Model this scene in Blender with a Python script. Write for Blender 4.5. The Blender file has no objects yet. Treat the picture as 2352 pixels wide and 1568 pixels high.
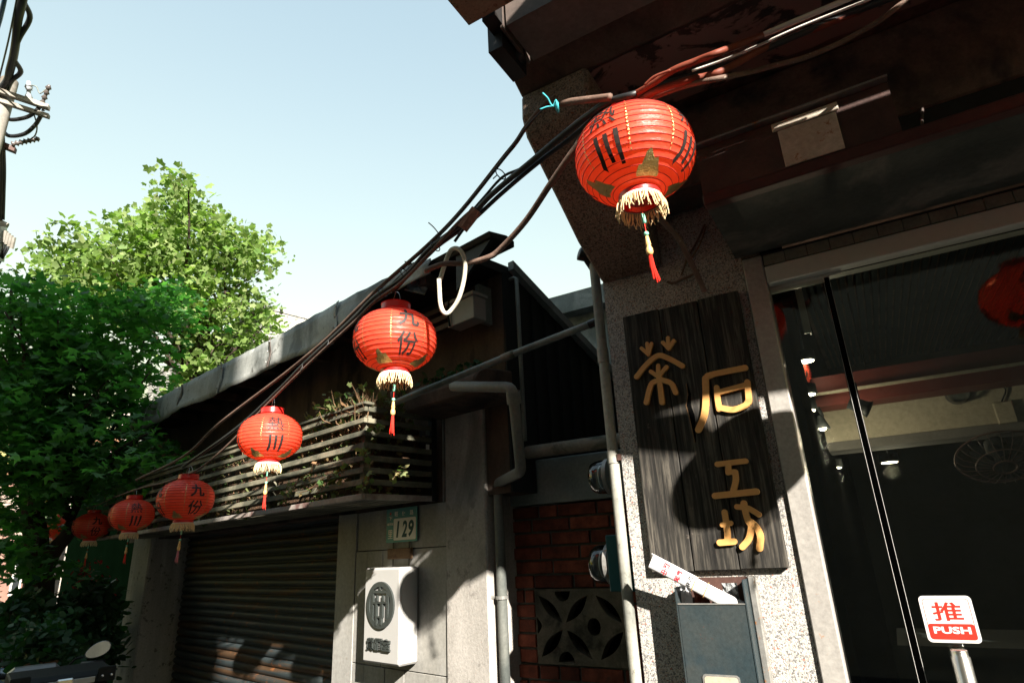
import bpy, bmesh, math, random
import numpy as np
from mathutils import Vector, Matrix
random.seed(7); np.random.seed(7)
sc = bpy.context.scene
COL = sc.collection
rad = math.radians

# ------------------------------------------------------------------ camera
H = 1.6
F, CX, CY = 1374.0, 1176.0, 784.0            # focal length and centre of a 2352 px wide frame
_vx, _vy = -196.0, -3959.0                   # zenith vanishing point
_up = Vector((_vx, -_vy, -F)).normalized()
_fw = Vector((0, 0, -1)); _fh = (_fw - _up * _fw.dot(_up)).normalized()
_rt = _fh.cross(_up)
CAMROT = Matrix((_rt, _fh, _up))             # camera space -> world
EYE = Vector((0, 0, H))
cam = bpy.data.cameras.new('camera'); cam.sensor_width = 36; cam.lens = 36 * F / 2352
cam.clip_start = 0.05; cam.clip_end = 2000
camo = bpy.data.objects.new('camera', cam); COL.objects.link(camo)
camo.matrix_world = Matrix.Translation(EYE) @ CAMROT.to_4x4()
sc.camera = camo

# ------------------------------------------------------------------ frames of the two facades
def frame(deg):
    a = rad(deg)
    return Vector((math.sin(a), math.cos(a), 0)), Vector((math.cos(a), -math.sin(a), 0))
eR, iR = frame(-59.73)
eL, iL = frame(-47.77)
def R(u, d, z): return eR * u + iR * d + Vector((0, 0, z))
def L(u, d, z): return eL * u + iL * d + Vector((0, 0, z))
def W(x, y, z): return Vector((x, y, z))
def ray(x, y): return (CAMROT @ Vector((x - CX, CY - y, -F))).normalized()
def hit(x, y, d, n):
    r = ray(x, y); return EYE + r * ((d - EYE.dot(n)) / r.dot(n))
def hR(x, y, d=2.3): return hit(x, y, d, iR)
def hL(x, y, d=2.4): return hit(x, y, d, iL)
def far(x, y, dist): return EYE + ray(x, y) * dist
def uR(x, y, d=2.3): p = hR(x, y, d); return p.dot(eR), p.z
def uL(x, y, d=2.4): p = hL(x, y, d); return p.dot(eL), p.z

# ------------------------------------------------------------------ light
SUN = (eR * 0.715 + iR * 0.548 + Vector((0, 0, -0.456))).normalized()     # direction light travels
_el = math.asin(-SUN.z); _az = math.atan2(-SUN.x, -SUN.y)
w = bpy.data.worlds.new('World'); sc.world = w; w.use_nodes = True
nt = w.node_tree; nt.nodes.clear()
sky = nt.nodes.new('ShaderNodeTexSky'); sky.sky_type = 'NISHITA'; sky.sun_disc = False
sky.sun_elevation = _el; sky.sun_rotation = _az
sky.air_density = 3.0; sky.dust_density = 0.0; sky.ozone_density = 1.0
hsv = nt.nodes.new('ShaderNodeHueSaturation'); hsv.inputs['Saturation'].default_value = 1.35
gam = nt.nodes.new('ShaderNodeGamma'); gam.inputs['Gamma'].default_value = 0.6
bg = nt.nodes.new('ShaderNodeBackground'); bg.inputs['Strength'].default_value = 0.094
wo = nt.nodes.new('ShaderNodeOutputWorld')
nt.links.new(sky.outputs[0], hsv.inputs['Color']); nt.links.new(hsv.outputs[0], gam.inputs[0]); tin = nt.nodes.new('ShaderNodeMix'); tin.data_type = 'RGBA'; tin.blend_type = 'MULTIPLY'; tin.inputs[0].default_value = 1.0; tin.inputs[7].default_value = (1.0, 1.01, 1.08, 1)
nt.links.new(gam.outputs[0], tin.inputs[6]); nt.links.new(tin.outputs[2], bg.inputs[0]); nt.links.new(bg.outputs[0], wo.inputs[0])
sl = bpy.data.lights.new('sun', 'SUN'); sl.energy = 4.4; sl.angle = rad(0.55); sl.color = (1.0, 0.93, 0.82)
so = bpy.data.objects.new('sun', sl); COL.objects.link(so)
so.rotation_euler = SUN.to_track_quat('-Z', 'Y').to_euler()
sc.view_settings.view_transform = 'Standard'; sc.view_settings.look = 'None'
sc.view_settings.exposure = 2.15; sc.view_settings.gamma = 1.0
sc.view_settings.use_curve_mapping = False
sc.cycles.use_denoising = True
sc.cycles.max_bounces = 8; sc.cycles.transparent_max_bounces = 12

# ------------------------------------------------------------------ materials
def srgb(h):
    h = h.lstrip('#'); c = [int(h[i:i + 2], 16) / 255 for i in (0, 2, 4)]
    return tuple((x / 12.92 if x <= .04045 else ((x + .055) / 1.055) ** 2.4) for x in c) + (1,)
def c4(c): return tuple(c) + (1,) if len(c) == 3 else tuple(c)
class N:
    def __init__(s, name):
        s.m = bpy.data.materials.new(name); s.m.use_nodes = True; s.t = s.m.node_tree
        s.b = s.t.nodes['Principled BSDF']; s.out = s.t.nodes['Material Output']
    def n(s, typ, **kw):
        x = s.t.nodes.new(typ)
        for k, v in kw.items():
            if k in x.inputs: x.inputs[k].default_value = v
            else: setattr(x, k, v)
        return x
    def l(s, a, b): s.t.links.new(a, b)
    def pos(s, scale=(1, 1, 1), obj=False, rot=0.0):
        g = s.n('ShaderNodeTexCoord').outputs['Object'] if obj else s.n('ShaderNodeNewGeometry').outputs['Position']
        mp = s.n('ShaderNodeMapping'); mp.inputs['Scale'].default_value = scale; mp.inputs['Rotation'].default_value = (0, 0, rot)
        s.l(g, mp.inputs[0]); return mp.outputs[0]
    def noise(s, vec, scale, detail=4, rough=.6, dist=0.0):
        x = s.n('ShaderNodeTexNoise'); x.inputs['Scale'].default_value = scale; x.inputs['Detail'].default_value = detail
        x.inputs['Roughness'].default_value = rough; x.inputs['Distortion'].default_value = dist
        s.l(vec, x.inputs['Vector']); return x.outputs['Fac']
    def ramp(s, fac, stops, interp='LINEAR'):
        x = s.n('ShaderNodeValToRGB'); x.color_ramp.interpolation = interp; e = x.color_ramp.elements
        while len(e) > 1: e.remove(e[-1])
        for i, (p, c) in enumerate(stops):
            if i == 0: e[0].position = p
            else: e.new(p)
            e[i].color = c4(c) if not isinstance(c, (int, float)) else (c, c, c, 1)
        s.l(fac, x.inputs[0]); return x.outputs[0]
    def mix(s, fac, a, b, mode='MIX'):
        x = s.n('ShaderNodeMix'); x.data_type = 'RGBA'; x.blend_type = mode
        for sock, v in ((x.inputs[0], fac), (x.inputs[6], a), (x.inputs[7], b)):
            if isinstance(v, (int, float)): sock.default_value = v
            elif isinstance(v, tuple): sock.default_value = c4(v)
            else: s.l(v, sock)
        return x.outputs[2]
    def bump(s, h, strength=.3, dist=.01):
        x = s.n('ShaderNodeBump'); x.inputs['Strength'].default_value = strength; x.inputs['Distance'].default_value = dist
        s.l(h, x.inputs['Height']); s.l(x.outputs[0], s.b.inputs['Normal'])
    def set(s, col=None, rough=None, metal=None, spec=None):
        if col is not None:
            if isinstance(col, tuple): s.b.inputs['Base Color'].default_value = c4(col)
            else: s.l(col, s.b.inputs['Base Color'])
        if rough is not None:
            if isinstance(rough, (int, float)): s.b.inputs['Roughness'].default_value = rough
            else: s.l(rough, s.b.inputs['Roughness'])
        if metal is not None:
            if isinstance(metal, (int, float)): s.b.inputs['Metallic'].default_value = metal
            else: s.l(metal, s.b.inputs['Metallic'])
        if spec is not None: s.b.inputs['Specular IOR Level'].default_value = spec
        return s

def weathered(name, a, b, c=None, scale=3.0, fine=60.0, rough=.8, bump=.25, stretch=(1, 1, 1), metal=0.0, spot=None, spot_amt=.62, spec=.3, bdist=.006):
    """two tones over large patches, a fine grain, optional rust / stain spots"""
    s = N(name); p = s.pos(stretch); q = s.pos()
    f = s.noise(p, scale, 6, .65)
    col = s.ramp(f, [(.3, a), (.5, tuple((x + y) / 2 for x, y in zip(a, b))), (.7, b)])
    if c: col = s.mix(s.ramp(s.noise(p, scale * .55, 5, .6, .4), [(.52, 0.0), (.62, 1.0)]), col, c)
    g = s.noise(q, fine, 3, .7)
    col = s.mix(.35, col, s.ramp(g, [(.3, 0.25), (.7, 1.0)]), 'MULTIPLY')
    met = metal
    if spot:
        k = s.ramp(s.noise(q, scale * 4.5, 6, .7), [(spot_amt, 0.0), (spot_amt + .07, 1.0)])
        col = s.mix(k, col, spot)
    s.set(col, rough, met, spec)
    if bump: s.bump(g, bump, bdist)
    return s.m

def plain(name, col, rough=.5, metal=0.0, spec=.4, var=.15, fine=40):
    s = N(name); q = s.pos()
    c = s.mix(var, col, s.ramp(s.noise(q, fine, 4, .65), [(.35, 0.2), (.65, 1.0)]), 'MULTIPLY')
    s.set(c, rough, metal, spec); return s.m

def terrazzo(name, dark=.0, tint=(1, 1, 1), scale=215, bump=.4, stain=True):
    s = N(name); q = s.pos()
    v = s.n('ShaderNodeTexVoronoi'); v.inputs['Scale'].default_value = scale; s.l(q, v.inputs['Vector'])
    sep = s.n('ShaderNodeSeparateColor'); s.l(v.outputs['Color'], sep.inputs[0])
    col = s.ramp(sep.outputs[0], [(0, (.56, .54, .50)), (.34, (.42, .41, .395)), (.56, (.14, .138, .136)), (.68, (.25, .245, .24)), (.82, (.50, .43, .36)), (.978, (.36, .13, .09))], 'CONSTANT')
    e = s.n('ShaderNodeTexVoronoi'); e.feature = 'DISTANCE_TO_EDGE'; e.inputs['Scale'].default_value = scale; s.l(q, e.inputs['Vector'])
    m = s.ramp(e.outputs['Distance'], [(.03, 0.0), (.10, 1.0)])
    col = s.mix(m, (.22, .205, .19), col)
    if stain:
        k = s.ramp(s.noise(q, 2.2, 5, .6), [(.35, 0.55), (.65, 1.0)])
        col = s.mix(.55, col, k, 'MULTIPLY')
    col = s.mix(1.0, col, tint, 'MULTIPLY')
    s.set(col, .72, 0, .3)
    s.bump(s.ramp(e.outputs['Distance'], [(.0, 0.0), (.22, 1.0)]), bump, .003)
    return s.m

M = {}
M['terrazzo'] = terrazzo('washed_aggregate')
M['shaded_aggregate'] = terrazzo('shade_dark_aggregate', tint=(.60, .46, .38), scale=185, bump=.6)  # dark reddish copy of the pillar stone; corbel shade and red bounce coloured in
M['dark_concrete'] = weathered('shade_dark_concrete', (.07, .050, .042), (.20, .135, .105), (.036, .030, .030), 4, 90, .9, .5)  # eave shade and a red cast put into the colour
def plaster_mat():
    s = N('peeling_red_glow_plaster'); q = s.pos()
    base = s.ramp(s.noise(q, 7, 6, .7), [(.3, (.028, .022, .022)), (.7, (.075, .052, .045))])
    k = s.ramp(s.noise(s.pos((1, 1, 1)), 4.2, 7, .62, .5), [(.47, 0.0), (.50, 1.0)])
    col = s.mix(k, base, (.24, .15, .13)); s.set(col, .9, 0, .2); s.bump(k, .4, .004); return s.m  # peeled patches, tinted pink with the lantern's red glow
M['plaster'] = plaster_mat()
M['soffit_board'] = weathered('soffit_board', (.036, .040, .033), (.075, .073, .060), (.12, .105, .085), 5, 60, .8, .15)
M['rust_steel'] = weathered('rusty_dark_steel', (.045, .025, .022), (.10, .05, .04), None, 6, 60, .6, .2)
M['maroon'] = weathered('maroon_lip', (.06, .018, .016), (.09, .03, .024), None, 6, 50, .55, .1)
M['tan_plate'] = weathered('tan_rusted_plate', (.42, .36, .28), (.56, .50, .42), None, 7, 70, .6, .2, spot=(.25, .11, .04), spot_amt=.60)
M['roof_sheet'] = weathered('tan_roof_sheet', (.38, .30, .20), (.30, .21, .13), None, 9, 120, .8, .4, spot=(.16, .08, .04), spot_amt=.55)
M['gutter'] = weathered('gutter_steel', (.10, .085, .078), (.17, .13, .115), None, 5, 50, .5, .1, metal=.3)
M['post_steel'] = weathered('brushed_steel_post', (.34, .32, .30), (.45, .43, .40), None, 5, 60, .42, .08, (1, 1, .25), .25, spot=(.34, .16, .07), spot_amt=.64)
M['black_wood'] = None
def wood_mat():
    s = N('black_stained_plank'); p = s.pos((1, 1, .055)); q = s.pos()
    g = s.noise(p, 62, 6, .7, .4)
    col = s.ramp(g, [(.36, (.014, .0135, .013)), (.50, (.038, .035, .031)), (.64, (.112, .100, .083))])
    big = s.ramp(s.noise(s.pos((1, 1, .4)), 5, 4, .6), [(.3, .45), (.7, 1.15)])
    col = s.mix(1.0, col, big, 'MULTIPLY')
    k = s.ramp(s.noise(q, 17, 6, .7), [(.66, 0.0), (.74, 1.0)])
    col = s.mix(k, col, (.17, .14, .115))
    s.set(col, .68, 0, .18); s.bump(g, .45, .003); return s.m
M['black_wood'] = wood_mat()
M['gold_letter'] = plain('ochre_painted_letter', (.66, .34, .115), .42, 0, .4, .10, 90)
M['steel_blue'] = weathered('blued_galvanised_steel', (.020, .042, .054), (.062, .070, .068), (.016, .042, .062), 3.2, 80, .42, .08, (1, 1, .8), .30, spot=(.20, .06, .028), spot_amt=.63, spec=.4)
M['steel_edge'] = weathered('worn_steel_edge', (.20, .20, .19), (.36, .35, .33), None, 7, 60, .4, .08, metal=.4, spot=(.30, .13, .05), spot_amt=.60)
M['paper'] = plain('newsprint', (.60, .59, .595), .8, 0, .2, .06)
M['red_ink'] = plain('red_ink', (.52, .015, .03), .7, var=.05)
M['black_ink'] = plain('black_ink', (.02, .02, .02), .6, var=.05)
M['rubber_band'] = plain('rubber_band', (.62, .38, .16), .6)
M['pipe_grime'] = weathered('grimy_pvc_pipe', (.26, .265, .24), (.42, .40, .34), (.13, .14, .13), 3.5, 60, .5, .1, (1, 1, .3), spot=(.12, .115, .10), spot_amt=.60)
M['pipe_waste'] = weathered('waste_pipe_plastic', (.13, .14, .13), (.25, .25, .225), (.09, .10, .095), 3.5, 60, .55, .1, (1, 1, .3))
M['pipe_dark'] = weathered('grey_green_pipe', (.14, .17, .165), (.24, .26, .24), (.08, .10, .09), 4, 70, .55, .12)
M['pipe_moss'] = weathered('mossy_cement_pipe', (.16, .15, .125), (.28, .25, .21), (.05, .065, .05), 8, 60, .8, .3)
M['concrete'] = weathered('pale_concrete', (.30, .28, .255), (.47, .44, .41), (.22, .21, .195), 2.6, 70, .88, .3, (1.4, 1.4, .6), spot=(.22, .205, .19), spot_amt=.58)
M['panel'] = weathered('grey_painted_panel', (.24, .235, .22), (.38, .37, .35), (.30, .29, .265), 2.2, 45, .6, .08, (1.6, 1.6, .35), spot=(.20, .18, .155), spot_amt=.64)
M['old_column'] = weathered('peeling_column', (.24, .24, .23), (.36, .35, .33), (.48, .47, .44), 3.0, 70, .9, .25, (2.2, 2.2, .22), spot=(.08, .08, .075), spot_amt=.58)
M['white_box'] = plain('white_sign_box', (.37, .365, .355), .45, 0, .4, .05, 12)
M['charcoal'] = plain('charcoal_lettering', (.032, .038, .036), .5)
M['teal'] = plain('teal_enamel', (.006, .22, .23), .4, 0, .5, .10)
M['teal_dark'] = plain('dark_teal_paint', (.004, .060, .068), .5, 0, .3, .10)
M['plate_white'] = plain('plate_white', (.66, .66, .63), .4, 0, .5, .05)
M['shutter'] = weathered('rusty_shutter_steel', (.020, .030, .034), (.044, .055, .058), (.075, .042, .022), 3.2, 55, .55, .12, (.35, .35, 6.0), .2, spot=(.20, .075, .026), spot_amt=.60, spec=.4)
M['slat'] = weathered('mossy_slat_wood', (.048, .052, .040), (.17, .162, .112), (.23, .21, .15), 6, 70, .85, .2, (1, 1, 2))
M['ledge'] = weathered('pale_ledge_wood', (.26, .23, .21), (.42, .38, .34), (.15, .09, .08), 5, 60, .8, .15)
M['flashing'] = weathered('grey_tin_flashing', (.22, .235, .23), (.42, .43, .41), (.13, .14, .135), 2.4, 60, .6, .2, (1.6, 1.6, .7), .1, spot=(.10, .10, .095), spot_amt=.60)
M['tar'] = plain('tarred_edge', (.012, .014, .015), .6, var=.3)
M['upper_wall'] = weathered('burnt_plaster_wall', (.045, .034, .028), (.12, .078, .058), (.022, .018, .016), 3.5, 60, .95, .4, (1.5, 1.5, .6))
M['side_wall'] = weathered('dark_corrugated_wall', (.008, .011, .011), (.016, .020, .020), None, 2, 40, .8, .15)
M['brick'] = None
def brick_mat():
    s = N('old_red_brick'); q = s.pos(); oi = s.n('ShaderNodeObjectInfo')
    a = s.ramp(s.noise(q, 14, 6, .7), [(.3, (.055, .020, .014)), (.52, (.14, .042, .026)), (.75, (.22, .072, .042))])
    col = s.mix(1.0, a, s.ramp(oi.outputs['Random'], [(0, (.45, .40, .38)), (.5, (.9, .8, .75)), (1, (1.35, 1.15, 1.0))]), 'MULTIPLY')
    k = s.ramp(s.noise(q, 9, 6, .7), [(.60, 0.0), (.72, .8)])
    col = s.mix(k, col, (.035, .028, .022)); s.set(col, .9, 0, .2); s.bump(s.noise(q, 120, 4, .7), .5, .004); return s.m
M['brick'] = brick_mat()
M['mortar'] = weathered('mortar', (.045, .048, .040), (.10, .10, .085), None, 9, 80, .95, .5)
M['breeze'] = weathered('mossy_breeze_block', (.060, .056, .040), (.15, .13, .095), (.03, .03, .022), 9, 90, .95, .5)
M['glass_meter'] = None
M['black'] = plain('black_rubber', (.010, .010, .011), .5, var=.2)
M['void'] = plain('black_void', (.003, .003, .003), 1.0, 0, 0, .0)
M['black_plastic'] = plain('black_plastic', (.012, .014, .015), .6, 0, .10, .2)
M['cable_black'] = plain('black_cable', (.013, .014, .016), .5, 0, .5, .2)
M['cable_brown'] = weathered('brown_grimy_cable', (.10, .060, .045), (.20, .13, .10), None, 12, 90, .7, .2, spot=(.35, .30, .25), spot_amt=.62)
M['cable_red'] = weathered('red_brown_conduit', (.13, .026, .013), (.22, .050, .026), None, 9, 60, .6, .1)
M['cable_cream'] = weathered('cream_hose', (.62, .57, .45), (.74, .69, .58), None, 9, 60, .5, .08)
M['cable_white'] = plain('white_cable', (.70, .66, .60), .5)
M['twine'] = plain('turquoise_twine', (.04, .36, .42), .7)
M['tag'] = weathered('rusty_tag', (.28, .12, .09), (.42, .22, .17), None, 15, 90, .7, .2)
M['ebox'] = plain('grey_junction_box', (.29, .29, .28), .5, 0, .4, .08)
M['plastic_bag'] = weathered('crumpled_sheet', (.16, .17, .17), (.34, .35, .36), None, 18, 60, .35, .5, bdist=.03)
M['zinc'] = weathered('bluish_slab', (.15, .18, .185), (.25, .28, .28), (.32, .35, .35), 4, 60, .8, .2)
M['white_alu'] = plain('white_aluminium', (.47, .46, .42), .45, 0, .4, .08)
M['tile'] = weathered('grey_wall_tile', (.15, .145, .115), (.23, .215, .17), None, 12, 90, .55, .1)
M['chrome'] = plain('brushed_steel', (.62, .60, .56), .28, 1.0, .5, .05)
M['white_sign'] = plain('white_sticker', (.52, .51, .50), .45, 0, .4, .03)
M['red_sign'] = plain('red_sticker', (.50, .020, .010), .45, 0, .4, .04)
M['tin'] = plain('tea_tin', (.10, .05, .025), .5, .2, .5, .2)
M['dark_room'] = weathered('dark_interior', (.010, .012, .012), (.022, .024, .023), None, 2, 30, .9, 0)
M['corrugated'] = weathered('teal_corrugated_ceiling', (.008, .017, .019), (.018, .032, .034), None, 14, 60, .7, .1, (1, 1, 1))
M['red_beam'] = weathered('dark_red_beam', (.10, .018, .014), (.13, .026, .02), None, 4, 50, .6, .05)
M['cream'] = weathered('cream_beam', (.36, .32, .24), (.44, .39, .30), None, 3, 40, .8, .05)
M['bark'] = weathered('bark', (.030, .022, .016), (.075, .055, .040), None, 9, 60, .95, .8, (1, 1, .3))
M['twig'] = weathered('dry_stem', (.10, .055, .030), (.22, .14, .075), None, 30, 90, .9, .2)
M['soil'] = weathered('dry_leaf_litter', (.035, .022, .013), (.14, .075, .040), (.02, .03, .012), 22, 80, .95, .8, bdist=.02)
M['asphalt'] = weathered('asphalt', (.040, .040, .041), (.065, .064, .062), (.085, .083, .08), 2, 140, .9, .4)
M['pave'] = weathered('pavement', (.22, .20, .18), (.30, .28, .25), None, 3, 60, .9, .2)
M['pole_concrete'] = weathered('pole_concrete', (.22, .205, .18), (.32, .30, .27), (.16, .135, .11), 3, 50, .85, .2)
M['porcelain'] = plain('porcelain', (.10, .085, .08), .3)
M['porcelain_white'] = plain('white_porcelain', (.50, .55, .60), .25)
M['terracotta'] = weathered('terracotta', (.16, .085, .045), (.24, .13, .07), None, 8, 60, .9, .2)
M['blue_paint'] = plain('blue_scooter_paint', (.06, .13, .24), .25, 0, .6, .1)
M['grey_paint'] = plain('grey_scooter_paint', (.12, .125, .13), .3, 0, .6, .1)
M['tail_red'] = plain('red_tail_lens', (.45, .01, .01), .15, 0, .6, .05)
M['green_panel'] = weathered('dark_green_panel', (.006, .018, .008), (.010, .028, .013), None, 3, 50, 1.0, .05, spec=0.0)
M['pink_wall'] = weathered('pink_brick_house', (.22, .11, .085), (.30, .18, .14), (.33, .26, .22), 1.5, 9, .9, .2)
M['cream_wall'] = weathered('cream_house', (.34, .30, .26), (.42, .38, .34), None, .8, 6, .9, .1)
M['opp_wall'] = weathered('street_house_wall', (.24, .22, .20), (.36, .33, .30), None, .8, 12, .9, .1)
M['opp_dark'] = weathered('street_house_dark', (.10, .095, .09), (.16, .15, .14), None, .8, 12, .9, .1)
M['window_dark'] = plain('dark_window', (.02, .024, .026), .1, 0, .5, .05)
M['hill'] = weathered('wooded_hill', (.035, .06, .025), (.07, .10, .04), None, .4, 3, .95, .3)

def glass_mat(name, tint=(.86, .93, .90), refl=1.0, rough=0.0):
    s = N(name); s.t.nodes.remove(s.b)
    fr = s.n('ShaderNodeFresnel'); fr.inputs['IOR'].default_value = 1.45
    mu = s.n('ShaderNodeMath'); mu.operation = 'MULTIPLY'; mu.inputs[1].default_value = refl; s.l(fr.outputs[0], mu.inputs[0])
    tr = s.n('ShaderNodeBsdfTransparent'); tr.inputs[0].default_value = c4(tint)
    gl = s.n('ShaderNodeBsdfGlossy'); gl.inputs['Roughness'].default_value = rough
    mx = s.n('ShaderNodeMixShader'); s.l(mu.outputs[0], mx.inputs[0]); s.l(tr.outputs[0], mx.inputs[1]); s.l(gl.outputs[0], mx.inputs[2])
    s.l(mx.outputs[0], s.out.inputs[0]); return s.m
M['glass'] = glass_mat('shop_glass', (.80, .86, .84), 1.3)
M['meter_glass'] = glass_mat('meter_dome_glass', (.80, .86, .86), 2.2)
def emit(name, col, strength):
    s = N(name); s.b.inputs['Base Color'].default_value = c4(col); s.b.inputs['Emission Color'].default_value = c4(col)
    s.b.inputs['Emission Strength'].default_value = strength; return s.m
M['lamp'] = emit('lit_lamp', (1.0, .82, .58), 14.0)

def lantern_mat(name):
    s = N(name); q = s.pos(obj=True)
    f = s.noise(s.pos((14, 14, 30), True), 1.6, 5, .65, .6)
    col = s.ramp(f, [(.3, (.96, .090, .052)), (.7, (.98, .140, .075))])
    s.set(col, .38, 0, .55)
    s.bump(f, .55, .006)
    tl = s.n('ShaderNodeBsdfTranslucent'); s.l(s.mix(1.0, col, (1.05, 2.3, 1.7), 'MULTIPLY'), tl.inputs[0])
    mx = s.n('ShaderNodeMixShader'); mx.inputs[0].default_value = .55
    s.l(s.b.outputs[0], mx.inputs[1]); s.l(tl.outputs[0], mx.inputs[2]); s.l(mx.outputs[0], s.out.inputs[0]); return s.m
M['lantern'] = lantern_mat('red_lantern_silk')
M['lantern_collar'] = plain('red_plastic_collar', (.62, .02, .018), .3, 0, .6, .05)
M['rib'] = plain('dark_red_wire', (.30, .012, .008), .6)
M['ink'] = plain('lantern_ink', (.022, .014, .012), .6)
M['gold_foil'] = weathered('gold_foil', (.62, .45, .16), (.80, .62, .28), None, 60, 200, .3, .8, metal=.85, spec=.5, bdist=.004)
M['fringe'] = plain('cream_fringe', (.80, .60, .34), .8, 0, .2, .12, 200)
M['tassel_red'] = plain('red_tassel', (.70, .03, .018), .7, 0, .2, .15, 200)
M['tassel_pink'] = plain('faded_pink_tassel', (.50, .16, .20), .7, 0, .2, .15, 200)
M['jade'] = plain('jade_bead', (.22, .56, .40), .25, 0, .6, .1)
M['knob'] = plain('tan_knob', (.78, .46, .18), .4, 0, .4, .08)
M['wire'] = plain('steel_wire', (.37, .365, .355), .35, .8)

def leaf_mat(name, cols, tl, tamt=.45, spec=.25):
    s = N(name); g = s.n('ShaderNodeNewGeometry')
    r = g.outputs['Random Per Island']
    col = s.ramp(r, [(i / (len(cols) - 1), c) for i, c in enumerate(cols)])
    col = s.mix(1.0, col, s.ramp(s.noise(s.pos(), 1.7, 4, .65), [(.34, .55), (.50, .95), (.66, 1.35)]), 'MULTIPLY')
    s.set(col, .5, 0, spec)
    t = s.n('ShaderNodeBsdfTranslucent'); s.l(s.mix(1.0, col, tl, 'MULTIPLY'), t.inputs[0])
    mx = s.n('ShaderNodeMixShader'); mx.inputs[0].default_value = tamt
    s.l(s.b.outputs[0], mx.inputs[1]); s.l(t.outputs[0], mx.inputs[2]); s.l(mx.outputs[0], s.out.inputs[0]); return s.m
M['leaf_dark'] = leaf_mat('maple_leaf', [(.038, .120, .040), (.060, .150, .040), (.085, .180, .070), (.046, .130, .036)], (1.25, 2.0, .6), .50)
M['leaf_light'] = leaf_mat('sunlit_leaf', [(.12, .20, .04), (.20, .28, .09), (.09, .17, .035), (.25, .30, .13), (.14, .23, .055)], (1.3, 1.6, .6), .42)
M['leaf_shrub'] = leaf_mat('shrub_leaf', [(.012, .040, .018), (.02, .06, .022), (.035, .075, .035)], (1, 1.8, .5), .3)
M['leaf_vine'] = leaf_mat('vine_leaf', [(.13, .20, .06), (.22, .24, .10), (.09, .18, .06), (.26, .15, .08), (.20, .26, .11)], (1.2, 1.4, .6), .35)
M['leaf_red'] = leaf_mat('red_flower', [(.40, .02, .02), (.30, .02, .03)], (1.4, .8, .8), .3)

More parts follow.
